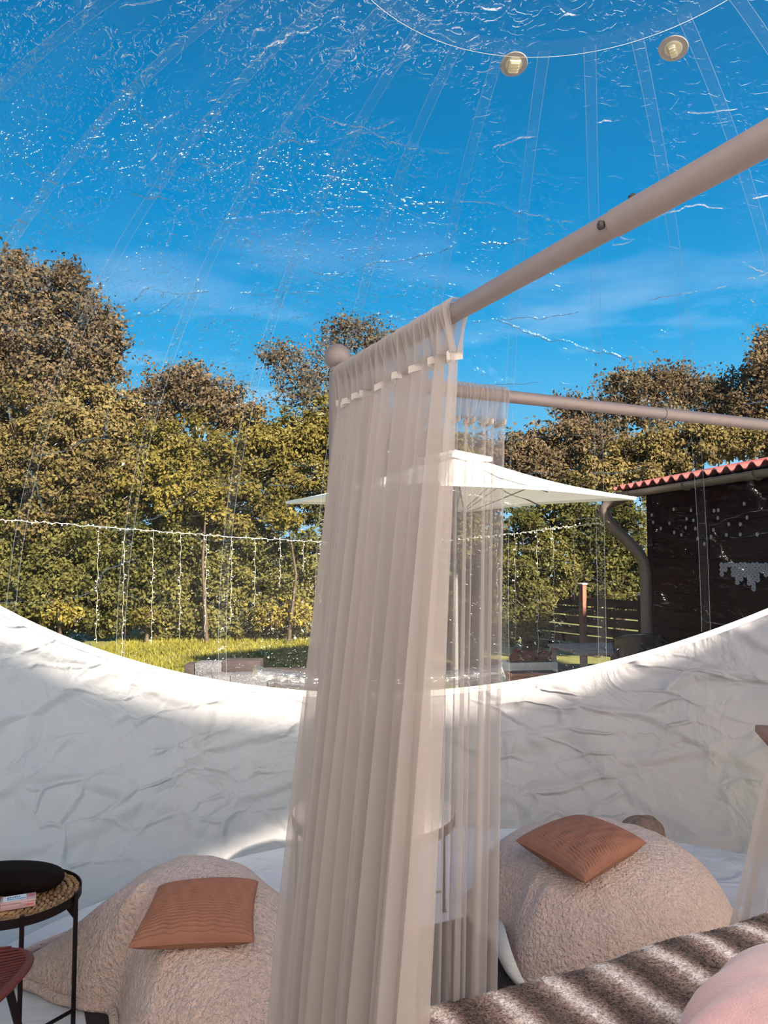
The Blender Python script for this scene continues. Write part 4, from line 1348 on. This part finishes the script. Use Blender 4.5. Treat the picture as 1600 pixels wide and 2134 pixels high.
def tree(name, label, cat, mat, clumps, dens, size, base_px, seed, twigs=0, group=None, ragged=0.8):
    """clumps: (px, py, Y, half width px, half height px)"""
    C_, Rr, Cn = [], [], []
    for (px, py, Y, hw, hh) in clumps:
        p = at(px, py, Y); s = Y / F_PX
        C_.append(p); Rr.append((hw * s, min(hw, hh) * s * 0.8, hh * s))
        Cn.append(int(dens * hw * hh * 0.019))
    b = at(*base_px); b.z = gz(b.x, b.y) - 0.02
    root = empty(name, b, label, cat, group)
    rs = random.Random(seed)
    sprays = []
    top = max(C_, key=lambda p: p.z - 2.5 * abs(p.x - b.x))
    mb = MB()
    pts = [b, b.lerp(top, 0.3) + Vector((rs.uniform(-.1, .1), 0.1, 0)), b.lerp(top, 0.65) + Vector((rs.uniform(-.15, .15), 0.1, 0)), top]
    tr = 1.0 if cat == 'tree' else 0.3
    mb.tube(pts, [0.14 * tr, 0.11 * tr, 0.07 * tr, 0.012], 8)
    mb.build('trunk', M['bark'], root)
    mb = MB()
    for i, c in enumerate(C_):
        s = b.lerp(top, rs.uniform(0.15, 0.6)) if (c - b).to_2d().length < 1.8 else Vector((c.x, c.y + 0.2, gz(c.x, c.y + 0.2)))
        mid = s.lerp(c, 0.5) + Vector((rs.uniform(-.2, .2), rs.uniform(-.2, .2), rs.uniform(0, .3)))
        mb.tube([s, mid, c], [0.045, 0.028, 0.010], 5)
        for k in range(twigs):
            d = Vector((rs.gauss(0, 1), rs.gauss(0, 1), rs.gauss(0.5, 0.8))).normalized()
            e_ = c + Vector((d.x * Rr[i][0], d.y * Rr[i][1], d.z * Rr[i][2])) * rs.uniform(0.8, 1.35)
            for w in (0.6, 0.75, 0.88, 1.0): sprays.append(c.lerp(e_, w))
            st = c.lerp(e_, rs.uniform(0.0, 0.3))
            mid = st.lerp(e_, 0.55) + Vector((rs.uniform(-.08, .08), rs.uniform(-.08, .08), rs.uniform(-.05, .08)))
            mb.tube([st, mid, e_], [0.016, 0.010, 0.004], 4)
    mb.build('branches', M['bark'], root)
    V = leaves(C_, Rr, Cn, size * 0.74, seed, ragged=ragged)
    if sprays:
        rn = np.random.default_rng(seed + 77)
        P = np.repeat(np.array([list(p) for p in sprays]), 9 if dens > 20 else 5, axis=0)
        P = P + rn.normal(0, size * 1.1, P.shape)
        V = np.concatenate([V, leaf_quads(P, rn.normal(size=P.shape) + np.array([0, -0.4, 0.3]), size * 0.85, rn)])
    fo = quads_mesh('foliage', V, mat, root)
    fo['kind'] = 'stuff'
    return root

TG = 'trees and bushes of the boundary hedge'
tree('tall_tree', 'tall brown-leaved tree rising highest at the far end of the hedge', 'tree', M['leaf_brown'],
     [(30, 640, 15.5, 120, 110), (120, 660, 15.6, 110, 110), (-60, 620, 15.6, 120, 120), (190, 740, 15.6, 75, 90), (80, 760, 15.4, 150, 120), (-60, 780, 15.5, 150, 150), (20, 575, 15.8, 60, 60), (215, 690, 15.6, 40, 45), (140, 595, 15.9, 40, 45)], 40, 0.100, (20, 1330, 15.8), 1, twigs=26, group=TG)
tree('hedge_tree', 'tan and olive broad hedge tree below the tall brown tree', 'tree', M['leaf_tan'],
     [(40, 900, 15.0, 150, 120), (150, 930, 14.9, 130, 110), (-60, 930, 15.0, 140, 130), (60, 1040, 14.7, 150, 110), (200, 860, 15.2, 90, 80), (250, 960, 15.2, 90, 90), (235, 1040, 15.1, 80, 70)], 46, 0.10, (60, 1330, 15.3), 2, twigs=4, group=TG)
tree('hedge_bush', 'brownish bushy tree just past the tall tree, its top ragged against the sky', 'tree', M['leaf_brown'],
     [(330, 840, 16.0, 90, 70), (400, 815, 16.1, 70, 60), (450, 850, 16.0, 80, 65), (510, 870, 16.1, 60, 55), (290, 880, 15.9, 70, 60), (405, 785, 16.2, 30, 30)], 34, 0.095, (390, 1330, 16.3), 3, twigs=12, group=TG)
tree('hedge_tree', 'yellow olive hedge tree with a bright middle, over the icicle lights', 'tree', M['leaf_olive'],
     [(300, 960, 15.2, 120, 90), (420, 950, 15.3, 120, 90), (540, 960, 15.4, 100, 90), (370, 1040, 14.9, 120, 80), (480, 1060, 14.9, 120, 80)], 46, 0.10, (420, 1330, 16.4), 4, twigs=4, group=TG)
tree('yellow_bush', 'small bright yellow bush standing out of the hedge middle', 'bush', M['leaf_yellow'],
     [(385, 1020, 14.2, 60, 42), (350, 1045, 14.2, 45, 36), (430, 1040, 14.2, 45, 36), (600, 1085, 14.2, 50, 30)], 30, 0.085, (400, 1330, 15.9), 5, twigs=4, group=TG)
tree('sparse_tree', 'thin half-bare tree behind the ball-topped bedpost', 'tree', M['leaf_brown'],
     [(760, 720, 18.0, 60, 50), (690, 760, 18.0, 70, 60), (620, 790, 18.0, 60, 60), (640, 840, 17.8, 70, 60), (580, 750, 18.2, 40, 35), (720, 690, 18.2, 50, 30), (800, 740, 18, 40, 40)], 4, 0.085, (660, 1320, 18.0), 6, twigs=40, group=TG)
tree('hedge_tree', 'olive hedge tree directly behind the ball-topped bedpost', 'tree', M['leaf_olive'],
     [(620, 920, 15.9, 90, 80), (680, 900, 16.0, 90, 80), (760, 930, 16.0, 100, 100), (640, 1010, 15.6, 90, 80), (850, 960, 16.0, 90, 100), (940, 980, 16.0, 90, 90)], 44, 0.10, (690, 1330, 16.2), 7, twigs=5, group=TG)
tree('low_hedge', 'green leafy low hedge behind the icicle lights, touching the lawn', 'hedge', M['leaf_green'],
     [(0, 1150, 14.6, 120, 110), (140, 1160, 14.7, 120, 110), (270, 1170, 14.9, 110, 105), (390, 1180, 15.0, 110, 105), (510, 1185, 15.1, 110, 105), (620, 1190, 15.2, 100, 105), (60, 1240, 14.4, 120, 90), (200, 1250, 14.6, 120, 70), (330, 1256, 14.8, 110, 64), (450, 1258, 14.9, 110, 62), (570, 1260, 15.0, 110, 62), (670, 1262, 15.1, 90, 62), (90, 1290, 14.6, 90, 40), (220, 1298, 14.7, 90, 34), (340, 1302, 14.8, 90, 34), (450, 1306, 14.9, 90, 32), (560, 1308, 14.9, 90, 32), (660, 1310, 15.0, 80, 32), (190, 1190, 15.3, 80, 80), (390, 1130, 15.4, 90, 60), (520, 1130, 15.4, 90, 60), (245, 1060, 15.2, 70, 60), (150, 1080, 15.2, 90, 60)], 56, 0.092, (330, 1330, 15.2), 8, twigs=4, group=TG)
tree('yellow_bush', 'low yellowing bush at the lawn edge next to the sheer curtain', 'bush', M['leaf_yellow'],
     [(560, 1285, 14.4, 55, 30), (610, 1280, 14.4, 45, 36), (120, 1275, 13.9, 55, 35), (300, 1290, 14.2, 45, 24)], 17, 0.085, (590, 1335, 15.4), 9, twigs=3, group=TG)
tree('hedge_tree', 'green hedge behind the parasol pole, seen through the curtains', 'tree', M['leaf_green'],
     [(760, 1120, 15.4, 100, 110), (880, 1120, 15.4, 110, 120), (1000, 1130, 15.3, 100, 120), (800, 1250, 15.2, 120, 90), (940, 1260, 15.2, 120, 90)], 40, 0.10, (880, 1330, 15.6), 10, twigs=4, group=TG)
tree('hedge_tree', 'low brown-green tree above the right half of the parasol', 'tree', M['leaf_brown'],
     [(1080, 950, 15.5, 60, 60), (1130, 945, 15.5, 60, 60), (1190, 930, 15.6, 60, 70), (1020, 970, 15.6, 60, 60), (1110, 1000, 15.3, 90, 50)], 44, 0.092, (1110, 1330, 15.8), 11, twigs=10, group=TG)
tree('ragged_tree', 'ragged brown tree above the shed end of the parasol', 'tree', M['leaf_brown'],
     [(1230, 880, 15.8, 55, 60), (1290, 850, 15.9, 60, 70), (1360, 850, 15.9, 70, 75), (1300, 800, 16.0, 45, 40), (1370, 795, 16.0, 50, 40), (1250, 940, 15.6, 80, 60), (1190, 860, 16, 30, 45)], 17, 0.085, (1290, 1330, 16.0), 12, twigs=22, group=TG)
tree('ragged_tree', 'ragged brown tree over the middle of the red shed roof', 'tree', M['leaf_brown'],
     [(1430, 840, 16.2, 60, 70), (1490, 850, 16.2, 60, 65), (1450, 810, 16.3, 50, 35), (1530, 830, 16.2, 50, 60), (1400, 790, 16.3, 35, 30)], 15, 0.085, (1470, 1330, 16.4), 13, twigs=24, group=TG)
tree('ragged_tree', 'darker brown tree over the near end of the shed roof', 'tree', M['leaf_brown'],
     [(1590, 790, 15.4, 55, 70), (1610, 730, 15.5, 40, 55), (1570, 860, 15.3, 70, 70), (1650, 800, 15.4, 60, 90), (1590, 920, 15.2, 90, 60)], 26, 0.092, (1600, 1330, 15.6), 14, twigs=16, group=TG)
tree('hedge_tree', 'tan and olive tree filling the gap between the ragged trees and the shed roof', 'tree', M['leaf_tan'],
     [(1330, 950, 14.9, 90, 60), (1430, 930, 14.9, 90, 60), (1510, 920, 14.9, 80, 50), (1250, 1000, 14.8, 90, 50), (1380, 1000, 14.6, 90, 50)], 46, 0.095, (1390, 1330, 15.1), 15, twigs=4, group=TG)
tree('hedge_bush', 'bushy green shrub between the sheer curtain and the slatted fence', 'bush', M['leaf_green'],
     [(1090, 1130, 13.6, 70, 80), (1140, 1190, 13.3, 60, 80), (1085, 1230, 13.2, 60, 80), (1110, 1280, 13.0, 45, 60), (1060, 1310, 12.9, 45, 45)], 44, 0.075, (1095, 1350, 13.3), 16, twigs=4, group=TG)
tree('hedge_bush', 'green hedge between the slatted fence and the downpipe', 'bush', M['leaf_green'],
     [(1210, 1110, 14.4, 80, 80), (1290, 1110, 14.3, 70, 80), (1260, 1190, 14.0, 90, 70), (1200, 1230, 14.0, 70, 60), (1330, 1190, 14.0, 50, 80), (1150, 1080, 14.6, 70, 60), (1290, 1240, 13.8, 80, 50)], 44, 0.085, (1250, 1330, 14.6), 17, twigs=4, group=TG)

# grass blades on the lawn that shows under the film's edge
ng = 26000
gx = rng.uniform(-5.0, 0.3, ng); gy = rng.uniform(10.5, 17.5, ng)
gh = rng.uniform(0.04, 0.10, ng); ga = rng.uniform(0, 6.28, ng)
gg = np.array([gz(a, b) for a, b in zip(gx, gy)])
V = np.zeros((ng, 3, 3))
V[:, 0] = np.stack([gx - 0.012 * np.cos(ga), gy - 0.012 * np.sin(ga), gg], 1)
V[:, 1] = np.stack([gx + 0.012 * np.cos(ga), gy + 0.012 * np.sin(ga), gg], 1)
V[:, 2] = np.stack([gx + rng.normal(0, 0.03, ng), gy + rng.normal(0, 0.03, ng), gg + gh], 1)
gr = quads_mesh('grass', V, M['grass'], origin=(-2.4, 14, GZ), n=3)
tag(gr, 'short sunlit lawn grass in front of the hedge', 'grass', kind='stuff')

# ================================================================== RAISED BED OF STONE AND TIMBER
rb0 = at(385, 1384, 9.2); rb0.z = 0
r_root = empty('raised_bed', (rb0.x + 0.7, rb0.y, GZ), 'grey stone and dark timber raised bed at the foot of the dome', 'raised bed')
def blk(px0, px1, py0, py1, Y, dep, mat, nm):
    a, b = at(px0, py1, Y), at(px1, py0, Y)
    if py1 > 1440 or py0 > 1405: a.z = GZ
    mb = MB(); mb.box(((a.x + b.x) / 2, Y + dep / 2, (a.z + b.z) / 2), (b.x - a.x, dep, b.z - a.z), Matrix.Rotation(R_(random.uniform(-3, 3)), 3, 'Z'), bevel=0.012)
    mb.build(nm, M[mat], r_root)
Yb = 9.2
blk(382, 404, 1385, 1420, Yb, 0.26, 'dark_timber', 'timber')
blk(405, 461, 1382, 1412, Yb - 0.02, 0.28, 'stone', 'block')
blk(462, 542, 1377, 1406, Yb, 0.26, 'dark_timber', 'timber')
blk(420, 478, 1408, 1445, Yb - 0.30, 0.28, 'stone', 'block')
blk(479, 556, 1407, 1448, Yb - 0.30, 0.28, 'stone', 'block')
blk(543, 640, 1397, 1420, Yb + 0.05, 0.26, 'dark_timber', 'timber')
blk(557, 660, 1412, 1452, Yb - 0.30, 0.26, 'dark_timber', 'timber')
def tuft(name, label, px, py_b, py_t, Y, n, spread_px, mat, cat):
    base = at(px, py_b, Y); base.z = gz(base.x, base.y); s = Y / F_PX
    py_b = 1165 + (EYE - base.z) / s
    rs = np.random.default_rng(px)
    V = []
    for i in range(n):
        bx = base + Vector((rs.normal(0, spread_px * 0.35) * s, rs.normal(0, 0.05), 0))
        h = (py_b - py_t) * s * rs.uniform(0.55, 1.0)
        tip = bx + Vector((rs.normal(0, spread_px * 0.25) * s, rs.normal(0, 0.04), h))
        for k in range(10):
            w = (k + 0.3) / 10
            c = bx.lerp(tip, w); d = Vector((rs.normal(), rs.normal(), 0.7)).normalized() * 0.035
            sd = d.cross(up).normalized() * 0.009
            V.append([c - sd, c + sd, c + d])
        sd = Vector((0.004, 0, 0)); V.append([bx - sd, bx + sd, tip])
    g_ = quads_mesh(name, np.array([[list(p) for p in t] for t in V]), mat, origin=base, n=3)
    return tag(g_, label, cat)
tuft('lavender_plant', 'dark spiky plant behind the stone and timber blocks', 495, 1382, 1352, 9.75, 12, 55, M['leaf_dark'], 'plant')
tuft('rosemary_plant', 'dark bushy spiky plant beside the sheer curtain foot', 622, 1398, 1355, 9.7, 22, 26, M['leaf_dark'], 'plant')

# ================================================================== PATIO THINGS
# pallet table of single planks
pz = 0.42
TL, TR, BR, BL = (onz(x, y, pz) for x, y in ((1141, 1341), (1284, 1338), (1302, 1360), (1213, 1363)))
tpc = (TL + TR + BR + BL) / 4
pr = empty('plank_table', (tpc.x, tpc.y, GZ), 'low weathered plank platform in front of the slatted fence', 'table')
for k in range(8):
    a, b = k / 8 + 0.004, (k + 1) / 8 - 0.004
    q = [TL.lerp(BL, a), TR.lerp(BR, a), TR.lerp(BR, b), TL.lerp(BL, b)]
    dz = up * random.uniform(-0.006, 0.006)
    mb = MB(); mb.add([p + dz for p in q] + [p + dz - up * 0.035 for p in q], [(3, 2, 1, 0), (4, 5, 6, 7), (0, 1, 5, 4), (1, 2, 6, 5), (2, 3, 7, 6), (3, 0, 4, 7)])
    mb.build('plank', M['pallet_wood'], pr, smooth=False)
for c in (TL, TR, BR, BL):
    p = c.lerp(tpc, 0.12)
    mb = MB(); mb.box((p.x, p.y, (pz - 0.035 + GZ) / 2), (0.09, 0.09, pz - 0.035 - GZ), bevel=0.006); mb.build('leg', M['pallet_wood'], pr, smooth=False)
Rp = Matrix.Rotation(R_(-22), 3, 'Z')
b2 = onz(1412, 1338, 0.52)
br = empty('plank_bench', (b2.x, b2.y, GZ), 'short weathered plank bench against the shed wall', 'bench')
for k in range(3):
    mb = MB(); mb.box(Vector((b2.x, b2.y, 0.50)) + Rp @ Vector((0, -0.14 + 0.14 * k, 0)), (0.62, 0.128, 0.03), Rp, bevel=0.004); mb.build('plank', M['pallet_wood'], br, smooth=False)
for sx in (-.25, .25):
    mb = MB(); mb.box(Vector((b2.x, b2.y, 0.19)) + Rp @ Vector((sx, 0, 0)), (0.08, 0.36, 0.585), Rp, bevel=0.004); mb.build('trestle', M['pallet_wood'], br, smooth=False)
# dark glossy tub chair
tb = at(1330, 1330, 9.25); tb.z = 0
tr_ = empty('tub_chair', (tb.x, tb.y, GZ), 'dark glossy tub chair with a sun glint on its rim, by the plank table', 'chair')
mb = MB()
def tub(u, v, off=0.0):
    a = 2 * math.pi * u
    r = 0.20 + 0.09 * v - off
    tall = 0.56 + 0.32 * (0.5 + 0.5 * math.cos(a + math.pi / 2)) ** 0.6
    return Vector((tb.x + r * 1.05 * math.cos(a), tb.y + r * math.sin(a), 0.20 + (tall - 0.20) * v))
mb.grid(tub, 48, 14, closed_u=True)
mb.grid(lambda u, v: tub(u, v, 0.018), 48, 14, closed_u=True, flip=True)
mb.tube([tub(i / 48, 1, 0.009) for i in range(48)], 0.014, 8, closed=True)
mb.build('shell', M['dark_gloss'], tr_)
mb = MB(); mb.lathe([(0.001, 0.30), (0.20, 0.30), (0.215, 0.32), (0.20, 0.35), (0.001, 0.36)], tb, 30); mb.build('seat', M['dark_gloss'], tr_)
for k in range(4):
    a = R_(45 + 90 * k)
    mb = MB(); mb.tube([tb + Vector((0.15 * math.cos(a), 0.15 * math.sin(a), 0.17)), tb + Vector((0.2 * math.cos(a), 0.2 * math.sin(a), GZ + 0.03))], 0.014, 8); mb.build('leg', M['dark_gloss'], tr_)
# planters
t0 = onz(1108, 1402, 0.30)
tr2 = empty('terracotta_trough', (t0.x, t0.y, GZ), 'long terracotta trough at the foot of the dome beside the curtain', 'planter')
Rt = Matrix.Rotation(R_(8), 3, 'Z')
mb = MB(); mb.box(Vector((t0.x, t0.y, 0.11)), (0.62, 0.26, 0.36), Rt, bevel=0.02); mb.build('trough', M['terracotta'], tr2)
mb = MB(); mb.box(Vector((t0.x, t0.y, 0.29)), (0.66, 0.30, 0.04), Rt, bevel=0.012); mb.build('rim', M['terracotta'], tr2)
mb = MB(); mb.box(Vector((t0.x, t0.y, 0.309)), (0.58, 0.22, 0.01), Rt); mb.build('soil', M['rug'], tr2, smooth=False)
t1 = onz(1105, 1378, 0.36)
tr3 = empty('white_planter', (t1.x, t1.y, GZ), 'weathered white planter holding dark red leaves behind the terracotta trough', 'planter')
mb = MB(); mb.box(Vector((t1.x, t1.y + 0.08, 0.14)), (0.70, 0.34, 0.42), Rt, bevel=0.02); mb.build('trough', M['pot_white'], tr3)
mb = MB(); mb.box(Vector((t1.x, t1.y + 0.08, 0.348)), (0.62, 0.27, 0.01), Rt); mb.build('soil', M['rug'], tr3, smooth=False)
pp = Vector((t1.x + 0.02, t1.y + 0.05, 0.42))
lv = leaves([pp, pp + Vector((0.16, 0, 0)), pp + Vector((-0.16, 0, 0.0))], [(0.13, 0.12, 0.08)] * 3, [40, 36, 36], 0.11, 5, flat=0.8)
o = quads_mesh('red_leaf_plant', lv, M['leaf_red'], origin=pp)
tag(o, 'dark red leafy plant growing in the white planter', 'plant')
# rolled clear film lying along the dome's front edge
mb = MB()
n_ = 60
roll_pts = []
for i in range(n_ + 1):
    az = R_(-30.5 + 33.5 * i / n_)
    q = sph(az, rim_th(az) - 0.022, DR + 0.068)
    roll_pts.append(q + Vector((0, 0, 0.004 * math.sin(i * 1.7))))
mb.tube(roll_pts, [0.055 + 0.005 * math.sin(i * 2.3) for i in range(n_ + 1)], 18)
o = mb.build('film_roll', M['clear_roll'], origin=roll_pts[n_ // 2])
tag(o, 'rolled up clear plastic blind along the outside of the rim behind the curtains', 'roll')
